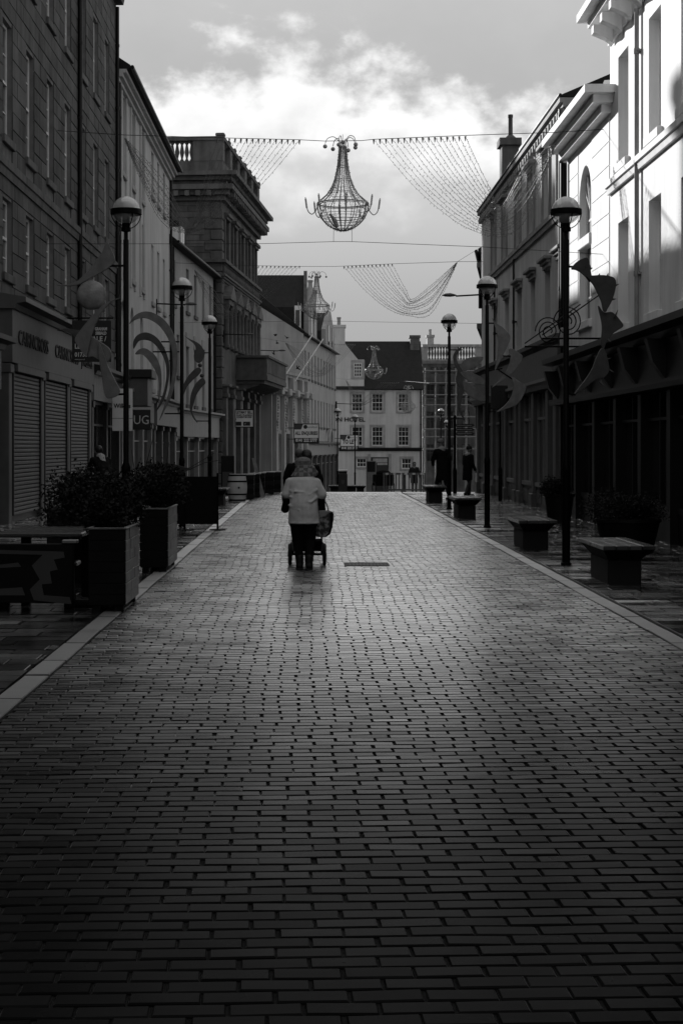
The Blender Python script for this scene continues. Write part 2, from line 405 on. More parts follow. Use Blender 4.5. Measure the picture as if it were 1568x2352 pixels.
for s_, x0, x1 in (('l', -2.07, -1.87), ('r', 2.985, 3.18)):
    k = strip('kerb', x0, x1, 3, 58, -.016, M['joint'])
    y = 3.4; me = None; rnd = random.Random(5)
    while y < 57:
        l = rnd.choice((.78, .95, 1.1, 1.1)); w = x1 - x0 - .02
        mb = MB(); r = paver_verts(w + rnd.uniform(-.008, .004), l - .022, .05, .006); mb.rings(r); mb.f.pop(-2)
        o = mb.build('kerb_stone', M['granite'], k, ((x0 + x1) / 2, y + l / 2, zg(y) + rnd.uniform(.001, .007))); o.rotation_euler = (rnd.gauss(0, .003), rnd.gauss(0, .006), rnd.gauss(0, .004))
        y += l
# thin raised edging beside the right pavement
tag(MB().box(3.181, 3.189, 8, 57, -.03, .022).build('edging_strip', M['steel']), kind='structure')

# ------------------------------------------------------------------ buildings
class Bld:
    """a building front: local x runs along the front, y points out to the street, z is up"""
    def __init__(s, name, label, A, B, cat='building', zb=None, group=None):
        s.A = Vector(A); s.B = Vector(B); d = s.B - s.A; s.L = d.length; s.t = d.normalized()
        s.zb = zg((A[1] + B[1]) / 2) - .4 if zb is None else zb
        s.root = empty(name, (A[0], A[1], s.zb), math.atan2(d.y, d.x), label, cat, group)
        s.op = []; s.cache = {}
    def s(s_, u):
        k = (u - CU) / F; return (k * s_.A.y - s_.A.x) / (s_.t.x - k * s_.t.y)
    def Y(s, x): return s.A.y + s.t.y * x
    def z(s, v, u): return ZV(v, s.Y(s.s(u)))
    def part(s, name, mb, m, parent=None, smooth=False):
        return mb.build(name, m, parent or s.root, (0, 0, 0) if parent else (0, 0, -s.zb), smooth)
    def shell(s, z1, depth, m, z0=None, front=True, dep=.26, name='wall', x0=0, x1=None, holes=True):
        x1 = s.L if x1 is None else x1; z0 = s.zb if z0 is None else z0
        mb = MB(); ops = [o for o in s.op if o[0] >= x0 - .01 and o[1] <= x1 + .01 and o[2] >= z0 - .01 and o[3] <= z1 + .01]
        xs = sorted({x0, x1} | {o[0] for o in ops} | {o[1] for o in ops}); zs = sorted({z0, z1} | {o[2] for o in ops} | {o[3] for o in ops})
        vid = {}
        def vv(x, y, z):
            k = (round(x, 4), round(y, 4), round(z, 4))
            if k not in vid: vid[k] = len(mb.v); mb.v.append(k)
            return vid[k]
        for i in range(len(xs) - 1):
            for j in range(len(zs) - 1):
                cx, cz = (xs[i] + xs[i + 1]) / 2, (zs[j] + zs[j + 1]) / 2
                if any(o[0] < cx < o[1] and o[2] < cz < o[3] for o in ops): continue
                mb.f.append((vv(xs[i + 1], 0, zs[j]), vv(xs[i], 0, zs[j]), vv(xs[i], 0, zs[j + 1]), vv(xs[i + 1], 0, zs[j + 1])))
        for a, b, c, d in ops:
            mb.add([(a, 0, c), (b, 0, c), (b, 0, d), (a, 0, d), (a, -dep, c), (b, -dep, c), (b, -dep, d), (a, -dep, d)],
                   [(0, 1, 5, 4), (1, 2, 6, 5), (2, 3, 7, 6), (3, 0, 4, 7)])
        D = -depth
        mb.add([(x0, 0, z0), (x1, 0, z0), (x1, D, z0), (x0, D, z0), (x0, 0, z1), (x1, 0, z1), (x1, D, z1), (x0, D, z1)],
               [(1, 2, 6, 5), (2, 3, 7, 6), (3, 0, 4, 7), (4, 5, 6, 7)])
        return s.part(name, mb, m)
    def win(s, x0, x1, z0, z1, nx=2, ny=4, m='frame', dep=.2, sill='trim_d', pane='glass', arch=False, lintel=None, wm='render', bar=.028):
        s.op.append((round(x0, 3), round(x1, 3), round(z0, 3), round(z1, 3)))
        w, h = round(x1 - x0, 2), round(z1 - z0, 2); key = (w, h, nx, ny, m, dep, pane, arch)
        if key not in s.cache:
            f = MB(); fr = .07; y0, y1 = -dep - .06, -dep
            f.box(0, fr, y0, y1, 0, h); f.box(w - fr, w, y0, y1, 0, h); f.box(fr, w - fr, y0, y1, 0, fr + .02); f.box(fr, w - fr, y0, y1, h - fr, h)
            if ny > 1: f.box(fr, w - fr, y0 - .01, y1 + .012, h / 2 - .03, h / 2 + .03)
            for i in range(1, nx): f.box(w * i / nx - bar / 2, w * i / nx + bar / 2, y0 + .01, y1 - .012, fr + .02, h - fr)
            for j in range(1, ny):
                if ny % 2 == 0 and j == ny // 2: continue
                f.box(fr, w - fr, y0 + .013, y1 - .015, h * j / ny - bar / 2, h * j / ny + bar / 2)
            p = MB().box(.02, w - .02, -dep - .04, -dep - .034, .02, h - .02)
            s.cache[key] = (f.mesh('window', M[m]), p.mesh('pane', M[pane]))
        fm, pm = s.cache[key]
        o = inst('window', fm, s.root, (x0, 0, z0 - s.zb)); inst('pane', pm, o)
        if sill: s.cache.setdefault((w, sill), MB().cbox(-.09, w + .09, -dep, .09, -.16, .02, .012).mesh('sill', M[sill])); inst('sill', s.cache[(w, sill)], o)
        if lintel: inst('lintel', MB().cbox(-.12, w + .12, -.02, .05, h + .01, h + .01 + lintel, .012).mesh('lintel', M['trim']), o)
        if arch:
            r = w / 2; sp = MB()
            for sg in (-1, 1):
                arc = [(r + sg * r * math.cos(q), h - r + r * math.sin(q)) for q in (math.pi / 2 * k / 8 for k in range(9))]
                sp.prism_xz(arc + [(r + sg * r, h)], -dep, -.003)
            inst('arch_spandrel', sp.mesh('arch_spandrel', M[wm]), o)
        return o
    def band(s, z0, z1, out, m, x0=None, x1=None, back=.02, name='string_course'):
        x0 = 0 if x0 is None else x0; x1 = s.L if x1 is None else x1
        return s.part(name, MB().prism_yz([(-back, z0), (out * .55, z0), (out * .7, z0 + (z1 - z0) * .45), (out, z0 + (z1 - z0) * .5), (out, z1 - .02), (out - .02, z1), (-back, z1)], x0, x1), M[m])
    def slab_cornice(s, z0, z1, out, depth, m, x0=0, x1=None, steps=3, name='cornice', endl=True, endr=True):
        x1 = s.L if x1 is None else x1; mb = MB(); h = (z1 - z0) / steps
        for k in range(steps):
            o = out * (k + 1) / steps
            mb.box(x0 - (o if endl else 0), x1 + (o if endr else 0), -depth, o, z0 + h * k + (.001 if k else 0), z0 + h * (k + 1))
        return s.part(name, mb, M[m])
    def roof(s, z, depth, pitch, m='slate', over=.35, x0=0, x1=None, t=.12, gut=True, gr=.07):
        x1 = s.L if x1 is None else x1; rdg = depth / 2; h = math.tan(R(pitch))
        pr = [(over, z + .02), (over, z + .02 + t), (-rdg, z + .02 + t + (rdg + over) * h), (-depth - over, z + .02 + t), (-depth - over, z + .02)]
        o = s.part('roof', MB().prism_yz(pr, x0, x1), M[m])
        if gut:
            s.part('gutter', MB().tube([(x0, over + gr, z + .06), (x1, over + gr, z + .06)], gr, 8), M['black'])
        return o
    def pipe(s, x, z0, z1, r=.055, out=.09, m='black'):
        mb = MB().tube([(x, out, z0), (x, out, z1)], r, 8)
        z = z0 + 1
        while z < z1: mb.lathe([(r + .014, -.05), (r + .014, .05)], 8, (x, out, z)); mb.box(x - .1, x + .1, -.01, out, z - .02, z + .02); z += 2.1
        return s.part('downpipe', mb, M[m], smooth=True)
    def chimney(s, roof, x0, x1, y0, y1, z0, z1, pots=3, m='stone_d', poth=.6, potr=.13):
        mb = MB(); mb.box(x0, x1, y0, y1, z0, z1 - .25); mb.box(x0 - .09, x1 + .09, y0 - .09, y1 + .09, z1 - .25, z1)
        c = s.part('chimney', mb, M[m], roof)
        for k in range(pots):
            q = (k + .5) / pots
            px, py = (x0 + (x1 - x0) * q, (y0 + y1) / 2) if x1 - x0 > y1 - y0 else ((x0 + x1) / 2, y0 + (y1 - y0) * q)
            s.part('chimney_pot', MB().lathe([(potr, -.01), (potr * .85, poth * .8), (potr * 1.1, poth * .82), (potr * 1.1, poth), (potr * .7, poth)], 10, (px, py, z1)), M['trim'], c, True)
        return c
    def shopfront(s, x0, x1, z0, zf, z1, m='shop', n=3, fm=None, out=.22, glassm='glass', stall=.5, cor=.3):
        """pilasters, window lights over a stall riser, fascia zf..z1 with a cornice"""
        w = (x1 - x0) / n
        for k in range(n + 1):
            x = x0 + w * k
            mb = MB().cbox(x - .17, x + .17, 0.002, out * .75, z0 + .25, zf, .015); mb.cbox(x - .22, x + .22, .002, out * .9, z0, z0 + .3, .015); mb.cbox(x - .21, x + .21, .002, out * .9, zf - .22, zf - .03, .015)
            s.part('pilaster', mb, M[m])
        for k in range(n):
            a, b = x0 + w * k + .17, x0 + w * (k + 1) - .17
            s.part('stall_riser', MB().box(a, b, .003, .1, z0, z0 + stall).box(a + .12, b - .12, .1, .125, z0 + .1, z0 + stall - .1), M[m])
            f = MB(); f.box(a, b, .01, .12, z0 + stall, z0 + stall + .07); f.box(a, b, .01, .09, zf - .1, zf)
            f.box(a, b, .01, .085, zf - .75, zf - .69)
            for q in (0, .5, 1): f.box(a + (b - a - .05) * q, a + (b - a - .05) * q + .05, .012, .083, z0 + stall + .07, zf - .1)
            o = s.part('shop_window', f, M[m]); s.part('pane', MB().box(a + .01, b - .01, .03, .036, z0 + stall + .02, zf - .05), M[glassm], o)
        fa = s.part('fascia', MB().box(x0 - .2, x1 + .2, .004, out, zf, z1), M[fm or m])
        s.part('shop_cornice', MB().prism_yz([(.004, z1), (out + .05, z1), (out + .1, z1 + .1), (out + cor, z1 + .14), (out + cor, z1 + .24), (.004, z1 + .34)], x0 - .3, x1 + .3), M[m])
        return fa

# ---- left 1: sooty sandstone block with the jeweller's shop
b = Bld('sandstone_building', 'tall soot-stained sandstone building with pale joints above the shuttered jeweller', (-6.6, 54.3), (-6.6, 33.0))
def yw(Y): return 54.3 - Y
for Yf in (35.5, 38.3, 41.2, 44.15, 47.05, 49.8, 52.5):
    for z0, z1 in ((5.35, 7.0), (8.3, 10.85), (12.3, 14.7)):
        b.win(yw(Yf), yw(Yf - 1.12), z0, z1, 2, 4, 'frame', .1, sill='stone_d')
b.shell(17.2, 11, M['mortar'], dep=.3)
b.band(7.42, 7.8, .12, 'stone_d'); b.band(16.5, 17.3, .5, 'trim_d', name='cornice')
rf = b.roof(17.3, 11, 34, over=.3)
b.chimney(rf, 0.1, 1.1, -7, -4.2, 17.3, 20.6, 4)
b.pipe(yw(45.4), 3.6, 16.6, .07)
b.pipe(.15, 3.6, 16.4, .06)
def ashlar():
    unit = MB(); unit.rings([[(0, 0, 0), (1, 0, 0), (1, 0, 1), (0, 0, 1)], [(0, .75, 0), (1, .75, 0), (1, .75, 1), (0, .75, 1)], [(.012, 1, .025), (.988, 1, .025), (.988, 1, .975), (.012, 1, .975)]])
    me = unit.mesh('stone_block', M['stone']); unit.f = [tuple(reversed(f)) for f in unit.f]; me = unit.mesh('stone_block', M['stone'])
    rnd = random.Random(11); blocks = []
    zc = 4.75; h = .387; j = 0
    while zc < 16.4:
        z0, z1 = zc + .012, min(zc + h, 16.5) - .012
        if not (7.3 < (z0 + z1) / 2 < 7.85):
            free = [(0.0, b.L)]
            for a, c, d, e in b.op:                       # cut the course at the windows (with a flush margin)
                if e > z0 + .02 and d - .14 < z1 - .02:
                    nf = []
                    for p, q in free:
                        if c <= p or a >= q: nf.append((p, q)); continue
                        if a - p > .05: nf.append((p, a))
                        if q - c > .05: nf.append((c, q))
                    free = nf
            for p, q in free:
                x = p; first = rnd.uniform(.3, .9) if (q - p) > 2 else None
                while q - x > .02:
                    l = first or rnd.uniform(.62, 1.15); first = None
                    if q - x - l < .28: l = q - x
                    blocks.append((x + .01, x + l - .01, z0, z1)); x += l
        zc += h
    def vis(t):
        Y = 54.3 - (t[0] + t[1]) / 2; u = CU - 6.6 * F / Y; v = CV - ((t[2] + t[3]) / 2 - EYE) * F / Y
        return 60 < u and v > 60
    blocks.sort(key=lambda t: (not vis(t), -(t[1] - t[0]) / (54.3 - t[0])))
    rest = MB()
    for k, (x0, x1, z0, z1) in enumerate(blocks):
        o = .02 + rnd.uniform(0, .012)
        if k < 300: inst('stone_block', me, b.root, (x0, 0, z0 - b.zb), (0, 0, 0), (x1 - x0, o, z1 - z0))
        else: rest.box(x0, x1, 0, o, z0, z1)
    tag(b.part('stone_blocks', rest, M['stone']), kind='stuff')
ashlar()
# jeweller's shop: fascia, shutter
fa = b.shopfront(yw(46.6), yw(34.2), b.zb, 3.42, 4.55, 'shop', 3, 'shop', .3)
text('CAIRNCROSS', .46, M['ink'], b.root, (yw(41.6), .31, 3.98 - b.zb), (R(90), 0, R(180)), .015, width=3.9)
text('JEWELLERS', .42, M['ink'], b.root, (yw(45.2), .31, 3.98 - b.zb), (R(90), 0, R(180)), .015, width=2.1)
text('CAIRNCROSS', .46, M['ink'], b.root, (yw(36.6), .31, 3.98 - b.zb), (R(90), 0, R(180)), .015, width=3.9)
for k, (Ya, Yb) in enumerate(((34.6, 38.0), (38.7, 42.1), (42.8, 46.2))):
    sh = empty('roller_shutter', (yw(Yb), .16, .15 - b.zb)); sh.parent = b.root
    w = Yb - Ya; n = 34; hh = 3.1 / n
    me = MB().cbox(0, w, 0, .035, 0, hh - .03, .006).mesh('shutter_slat', M['shutter'])
    me2 = MB()                                                # the pierced row between two slats: one strip with slots
    bot, top_ = hh - .034, hh + .004
    n_ = int(w / .025)
    for q in range(n_ + 1):
        yy = .010 if q % 2 else .026; me2.v += [(w * q / n_, yy, bot), (w * q / n_, yy, top_)]
    me2.f = [(2 * q + 2, 2 * q, 2 * q + 1, 2 * q + 3) for q in range(n_)]
    lk = me2.mesh('shutter_link', M['shutter'])
    for i in range(n):
        so = inst('shutter_slat', me, sh, (0, 0, i * hh)); inst('shutter_link', lk, so)
    MB().box(-.05, w + .05, -.05, .16, 3.1, 3.26).build('shutter_box', M['shop'], sh)
    MB().box(-.07, 0, 0, .07, 0, 3.1).box(w, w + .07, 0, .07, 0, 3.1).build('guide_rail', M['shop_d'], sh)
b.shopfront(.3, yw(47.4), b.zb, 3.0, 3.75, 'shop_d', 2, 'shop_l', .25)

# ---- left 2: cream rendered pair under one long eave
b = Bld('rendered_building', 'cream rendered building with tall and arched windows under a deep eave', (-6.6, 64.8), (-6.6, 54.3))
def yw(Y): return 64.8 - Y
for Yf in (57.1, 60.0, 63.3):
    b.win(yw(Yf), yw(Yf - 1.15), 11.2, 13.9, 2, 4, 'frame', .1, sill='render2', pane='blind')
    b.win(yw(Yf), yw(Yf - 1.15), 7.75, 10.3, 2, 4, 'frame', .1, sill='render2', pane='blind')
    b.win(yw(Yf), yw(Yf - 1.15), 4.2, 6.75, 2, 4, 'frame', .12, sill='render2', arch=True, wm='render', pane='blind')
    for x in (yw(Yf) - .22, yw(Yf - 1.15) + .02):
        b.part('architrave', MB().cbox(x, x + .2, -.01, .07, 7.4, 14.0, .015), M['render'])
b.shell(14.35, 10, M['render'])
b.slab_cornice(13.98, 14.36, .38, 9, 'render', endl=False, endr=False)
rf = b.roof(14.36, 10, 33, over=.5)
b.pipe(yw(54.75), 3.4, 14.0, .06)
b.band(3.45, 3.75, .2, 'render2')
b.shopfront(.3, b.L - .3, b.zb, 2.55, 3.35, 'shop_l', 3, 'shop', .3)
b.part('box_sign', MB().cbox(yw(56.2), yw(54.7), .35, 1.05, 3.0, 3.95, .02), M['shop']); b.part('box_canopy', MB().cbox(yw(56.4), yw(54.6), .3, 1.2, 3.96, 4.25, .02), M['shop_d'])
b = Bld('rendered_building', 'cream rendered building with small plain windows next to the dark balustraded block', (-6.6, 75.0), (-6.6, 64.8))
def yw(Y): return 75.0 - Y
for Yf in (67.5, 70.05, 72.7):
    for z0, z1 in ((12.0, 13.85), (7.6, 10.0), (4.0, 6.1)):
        b.win(yw(Yf), yw(Yf - .95), z0, z1, 2, 4, 'frame', .1, sill='render2', pane='blind')
b.shell(14.35, 10, M['render']); b.slab_cornice(13.98, 14.36, .38, 9, 'render', endl=False, endr=False)
rf = b.roof(14.36, 10, 33, over=.5)
b.chimney(rf, yw(70.5), yw(69.2), -1.7, -.9, 14.4, 15.55, 1, 'stone_d', .4, .1)
b.pipe(.1, 2.5, 14.0, .06); b.band(3.5, 3.75, .2, 'render2')
b.shopfront(.3, b.L - .3, b.zb, 2.5, 3.4, 'shop', 3, 'shop_l', .4)

# ---- left 3: low house with dormers
A3, B3 = (XU(491, 91), 91.0), (-6.6, 75.0)
b = Bld('low_house', 'low pale house with dark windows and two dormers before the balustraded block', A3, B3)
for u in (426, 444, 462, 478):
    x = b.s(u + 8); w = 1.0
    b.win(x, x + w, 8.35, 10.5, 2, 2, 'frame', .18, sill='trim_d')
    b.win(x, x + w, 3.7, 6.6, 2, 2, 'frame', .18, sill='trim_d', lintel=.7)
b.win(b.s(403), b.s(403) + .8, 8.35, 10.5, 2, 2); b.win(b.s(412), b.s(412) + .8, 5, 7, 2, 2)
b.shell(11.1, 9, M['render2'])
rf = b.roof(11.1, 9, 40, over=.35)
for Y in (77.0, 82.0):
    x = (91 - Y) / 16 * b.L
    d = MB().prism_yz([(-.5, 11.3), (-.5, 13.0), (-1.9, 13.35), (-2.9, 13.3), (-2.9, 13.3)], x - .75, x + .75)
    dm = b.part('dormer', d, M['slate'], rf)
    b.part('dormer_window', MB().box(x - .6, x + .6, -.498, -.42, 11.5, 12.75).box(x - .03, x + .03, -.42, -.40, 11.5, 12.75), M['frame'], dm)
    b.part('dormer_cheek', MB().box(x + .752, x + .78, -1.6, -.5, 11.6, 12.7), M['white'], dm)
b.pipe(.12, 2.6, 11, .06); b.pipe(b.L - .6, 2.6, 11, .06)
b.shopfront(.3, b.L - .3, b.zb, 2.1, 3.2, 'shop_l', 4, 'shop_l', .35)
text('221', .8, M['ink_g'], b.root, (b.L * .28, .37, 2.65 - b.zb), (R(90), 0, R(180)), .01)

# ---- left 4: dark classical block with balustrade and balcony
A4, B4 = (XU(590, 108), 108.0), (XU(508, 91), 91.0)
b = Bld('classical_building', 'dark classical stone block with balustraded roof, pedimented windows and heavy balcony', A4, B4)
us = ((513, 521.6), (528.6, 536.6), (545.6, 553.6), (560.6, 568.6), (575.6, 581.6))
wx = [b.L * (k + .5) / 5 for k in range(5)]
for x in wx:
    b.win(x - .62, x + .62, 12.2, 14.6, 2, 2, 'frame_d', .3, sill=None)
    b.win(x - .62, x + .62, 7.2, 9.6, 2, 2, 'frame_d', .3, sill=None)
    h = MB().cbox(x - .95, x + .95, 0, .35, 14.75, 14.95, .02); h.cbox(x - .85, x + .85, 0, .24, 14.6, 14.76, .02)
    for q in (-1, 1): h.cbox(x + q * .78 - .1, x + q * .78 + .1, 0, .14, 12.2, 14.6, .02)
    b.part('window_hood', h, M['trim_d'])
    p = MB().prism_xz([(x - 1.2, 10.0), (x + 1.2, 10.0), (x + 1.2, 10.15), (x, 10.85), (x - 1.2, 10.15)], -.01, .5)
    p.cbox(x - 1.1, x + 1.1, -.01, .38, 9.7, 10.0, .02)
    b.part('pediment', p, M['stone_d'])
    for q in (-1, 1):
        b.part('half_column', MB().lathe([(.2, 0), (.2, .15), (.16, .2), (.14, 2.2), (.21, 2.3), (.21, 2.45)], 12, (x + q * .88, .2, 7.25)), M['trim_d'], smooth=True)
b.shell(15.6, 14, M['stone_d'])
for k in range(5):                                           # ground floor pilasters and tall openings
    x = wx[k]
    b.part('door_panel' if k == 2 else 'tall_window', MB().box(x - .8, x + .8, .004, .05, b.zb, 4.4).box(x - .04, x + .04, .05, .09, b.zb, 4.4).box(x - .8, x + .8, .05, .08, 3.2, 3.3), M['frame_d'])
for k in range(6):
    x = b.L * k / 5; x = min(max(x, .45), b.L - .45)
    mb = MB().cbox(x - .32, x + .32, 0, .28, b.zb, 4.4, .02); mb.cbox(x - .42, x + .42, 0, .4, 4.4, 4.62, .02); mb.cbox(x - .36, x + .36, 0, .33, 4.62, 5.0, .02); mb.cbox(x - .46, x + .46, 0, .5, 5.0, 5.15, .02)
    b.part('pilaster', mb, M['stone_d'])
for k in range(28):                                          # quoins up the near corner, alternating long and short
    z = b.zb + k * .6 + .02; l = .95 if k % 2 else .6
    if z > 15: break
    b.part('quoin_block', MB().cbox(b.L - l, b.L + .07, -(1.55 - l), .07, z, z + .55, .04), M['trim_d'])
b.slab_cornice(11.0, 11.35, .3, 14, 'trim_d'); b.slab_cornice(12.0, 12.18, .32, 14, 'trim_d', steps=1, name='string_course')
bl = MB().lathe([(.09, 0), (.1, .06), (.05, .12), (.05, .16), (.1, .34), (.105, .4), (.06, .62), (.05, .68), (.09, .72), (.09, .8)], 10).mesh('baluster', M['trim_d'], True)
for k in range(40):                                          # little balustrade under the upper windows
    inst('baluster', bl, b.root, (b.L * (k + .5) / 40, .12, 11.36 - b.zb), (0, 0, 0), (.9, .9, .79))
b.slab_cornice(15.5, 16.35, .75, 14, 'stone_d', steps=3, name='cornice'); b.slab_cornice(16.352, 17.05, 1.0, 14.2, 'stone_d', steps=3, name='cornice')
md = MB().cbox(-.13, .13, 0, .45, 0, .3, .02).mesh('modillion', M['stone_d'])
for k in range(22): inst('modillion', md, b.root, (b.L * (k + .5) / 22, .3, 15.7 - b.zb))
for k in range(16): inst('modillion', md, b.root, (b.L + .3, -.6 - k * .62, 15.7 - b.zb), (0, 0, R(-90)))
b.part('parapet_base', MB().box(-.1, b.L + .1, -14, .1, 17.052, 17.75), M['stone_d'])
for k in range(5):
    x = b.L * k / 5; b.part('parapet_pier', MB().box(x - .5, x + .5, -.7, .12, 17.752, 18.899), M['stone_d'])
for y in (-4.4, -8.6): b.part('parapet_pier', MB().box(b.L - .6, b.L + .12, y - .5, y + .5, 17.752, 18.899), M['stone_d'])
b.part('parapet_pier', MB().box(b.L - .62, b.L + .12, -1.6, .12, 17.752, 18.899), M['stone_d'])
for k in range(8):
    b.part('coping_boss', MB().cbox(b.L * k / 7 - .25, b.L * k / 7 + .25, -.3, .22, 19.12, 19.3, .04), M['stone_d'])
b.part('coping', MB().box(-.2, b.L + .2, -.75, .2, 18.9, 19.12).box(b.L - .7, b.L + .2, -14, -.751, 18.9, 19.12), M['stone_d'])
for k in range(9):
    inst('baluster', bl, b.root, (b.L - .25, -1.72 - k * .275, 17.75 - b.zb), (0, 0, 0), (1.25, 1.25, 1.44))
    inst('baluster', bl, b.root, (b.L - .25, -5.05 - k * .36, 17.75 - b.zb), (0, 0, 0), (1.1, 1.1, 1.44))
for bay in range(5):
    for k in range(7): inst('baluster', bl, b.root, (b.L * (bay + (k + 1.6) / 9.2) / 5, -.3, 17.75 - b.zb), (0, 0, 0), (1.2, 1.2, 1.44))
# flank courses
fl = random.Random(2)
for j in range(34):
    z = 6 + j * .33
    if z > 15.3 or 10.7 < z < 12.3: continue
    y = -.95 if j % 2 else -.6; y -= .02
    while y > -5.5:
        l = fl.uniform(.6, 1.1); b.part('stone_block', MB().cbox(b.L, b.L + .035, y - l + .02, y, z, z + .31, .008), M['stone_d']); y -= l
# balcony
bx0, bx1 = -.9, b.L * .62
mb = MB().box(bx0, bx1, 0, 1.9, 5.62, 5.9); mb.box(bx0 + .15, bx1 - .15, 0, 1.7, 5.42, 5.62); mb.box(bx0 - .1, bx1 + .1, 0, 2.0, 6.98, 7.12)
bal = b.part('balcony', mb, M['trim_d'])
pn = MB().box(bx0 + .02, bx1 - .02, 1.72, 1.86, 5.9, 6.98).box(bx1 - .2, bx1 - .06, .01, 1.72, 5.9, 6.98)
b.part('balcony_parapet', pn, M['trim_d'], bal)
for k in range(15):
    x = bx0 + .35 + (bx1 - bx0 - .7) * k / 14
    b.part('parapet_panel', MB().cbox(x - .24, x + .24, 1.86, 1.9, 6.05, 6.85, .015), M['stone_d'], bal)
    b.part('bracket', MB().prism_yz([(0, 4.95), (.25, 5.0), (1.3, 5.3), (1.5, 5.42), (0, 5.42)], x - .1, x + .1), M['trim_d'], bal)
b4 = b

# ---- left 5: small ornate single-storey bank
A5, B5 = (XU(700, 122), 122.0), (XU(624, 109.5), 109.5)
b = Bld('ornate_lodge', 'small pale ornate single-storey building with oval window and wavy cornice', A5, B5)
x1 = b.s(652); x2 = b.s(640)
b.shell(6.7, 6, M['render2'])
b.slab_cornice(5.15, 5.55, .55, 4, 'trim', steps=3); b.slab_cornice(6.5, 6.9, .3, 4, 'trim', steps=2, name='coping')
for u in (628, 646, 665, 686, 698):
    x = max(.35, min(b.L - .35, b.s(u)))
    mb = MB().cbox(x - .3, x + .3, 0, .3, b.zb, 5.15, .03); mb.cbox(x - .42, x + .42, 0, .72, 5.15, 5.62, .04); mb.cbox(x - .34, x + .34, 0, .36, 5.62, 6.5, .03)
    b.part('pilaster', mb, M['render2'])
    cv = MB(); rn = random.Random(int(u))
    for k in range(12): cv.ball((x + rn.uniform(-.2, .2), .32, 2.7 + k * .2), rn.uniform(.06, .13), 7, 4)
    b.part('carved_garland', cv, M['trim'], smooth=True)
xo = b.s(656)
b.part('oval_window', MB().prism_xz([(xo + .42 * math.cos(q), 3.95 + .78 * math.sin(q)) for q in (2 * math.pi * k / 24 for k in range(24))], .005, .05), M['glass'])
b.part('oval_surround', MB().tube([(xo + .5 * math.cos(q), .05, 3.95 + .88 * math.sin(q)) for q in (2 * math.pi * k / 24 for k in range(24))], .1, 6, True), M['trim'], smooth=True)
for u, w in ((637, .75), (655, 1.1), (677, .8)):
    x = b.s(u)
    d = b.part('doorway', MB().box(x - w - .15, x + w + .15, .005, .12, b.zb, 2.75), M['trim']); b.part('pane', MB().box(x - w, x + w, .12, .13, b.zb, 2.5), M['glass'], d)
for u in (640, 668):
    x = b.s(u); mb = MB().tube([(x, .3, 6.3), (x - 2.2, 2.0, 9.5)], .035, 6)
    b.part('flagpole', mb, M['frame'])

# ---- left 6: gabled house and long row curving to the end of the street
A6, B6 = (XU(771, 150), 150.0), (XU(697, 123), 123.0)
b = Bld('gabled_row', 'long pale gabled row with dormers and many narrow windows curving towards the hotel', A6, B6)
nw = 11
for k in range(nw):
    x = b.L * (k + .5) / nw
    for z0, z1, a in ((6.9, 9.0, 0), (3.2, 5.4, 0)):
        b.win(x - .5, x + .5, z0, z1, 2, 2, 'frame', .18, sill='trim_d')
b.shell(10.1, 7.5, M['render2'])
rf = b.roof(10.1, 7.5, 40, over=.25)
for ua, ub, zt in ((727, 708, 14.4), (768, 747, 13.7)):                  # wall-head gables with dark flanks
    xa, xb = b.s(ua), b.s(ub); xm = (xa + xb) / 2; sh = zt - 1.9
    g = b.part('wall_head_gable', MB().prism_xz([(xa, 10.0), (xb, 10.0), (xb, sh), (xm + .5, zt), (xm - .5, zt), (xa, sh)], -.35, .02), M['render2'])
    b.part('gable_roof', MB().prism_xz([(xa + .05, 10.2), (xb - .05, 10.2), (xb - .05, sh - .1), (xm, zt - .15), (xa + .05, sh - .1)], -4.2, -.351), M['slate'], g)
    for q in (.3, .7):
        x = xa + (xb - xa) * q; w_ = b.part('gable_window', MB().box(x - .45, x + .45, .022, .06, 10.6, 12.3), M['glass'], g)
    b.part('window_frame', MB().box(xa + (xb - xa) * .3 - .03, xa + (xb - xa) * .3 + .03, .06, .08, 10.6, 12.3), M['frame'], g)
# near gable and the bigger roof behind it
gx = b.L
b.part('gable_wall', MB().prism_yz([(0, 9.9), (0, 10.2), (-4.4, 13.0), (-9, 13.0), (-9, 9.9)], gx - .9, gx + .01), M['render2'])
b.part('skew_coping', MB().prism_yz([(.1, 10.22), (-4.4, 13.08), (-4.4, 13.25), (.1, 10.4)], gx - .95, gx + .08), M['black'])
ca, sa_ = b.t.x, b.t.y
def wl(X, Y): d = Vector((X, Y)) - b.A; return d.dot(b.t), d.dot(Vector((-b.t.y, b.t.x)))
def worldprism(name, u0, u1, prof, m, parent=None):               # outline in (Y, v) run across the street from u0 to u1
    mb = MB(); Yr = prof[0][0]; vs = []
    for u in (u0, u1):
        for Y, v in prof: x, y = wl(XU(u, Yr), Y); vs.append((x, y, ZV(v, Y)))
    n = len(prof); mb.add(vs, [tuple(range(n)), tuple(range(2 * n - 1, n - 1, -1))] + [(i, n + i, n + (i + 1) % n, (i + 1) % n) for i in range(n)])
    return b.part(name, mb, m, parent)
ur = worldprism('upper_roof', 560, 697, [(126.5, 716), (129.5, 632), (130.2, 632), (130.2, 740)], M['slate'])
worldprism('roof_skew', 697, 705, [(126.3, 716), (129.3, 622), (130.4, 622), (130.4, 740)], M['stone_d'], ur)
lr = worldprism('mansard_roof', 588, 676, [(124.2, 705), (125.2, 681), (126.4, 681), (126.4, 760), (124.2, 760)], M['slate'])
worldprism('dormer_window', 676.2, 691, [(124.1, 758), (124.1, 702), (124.6, 702), (124.6, 758)], M['frame'], lr)
worldprism('dormer_pane', 679, 688, [(124.05, 748), (124.05, 712), (124.09, 712), (124.09, 748)], M['glass'], lr)
cs = b.s(752)
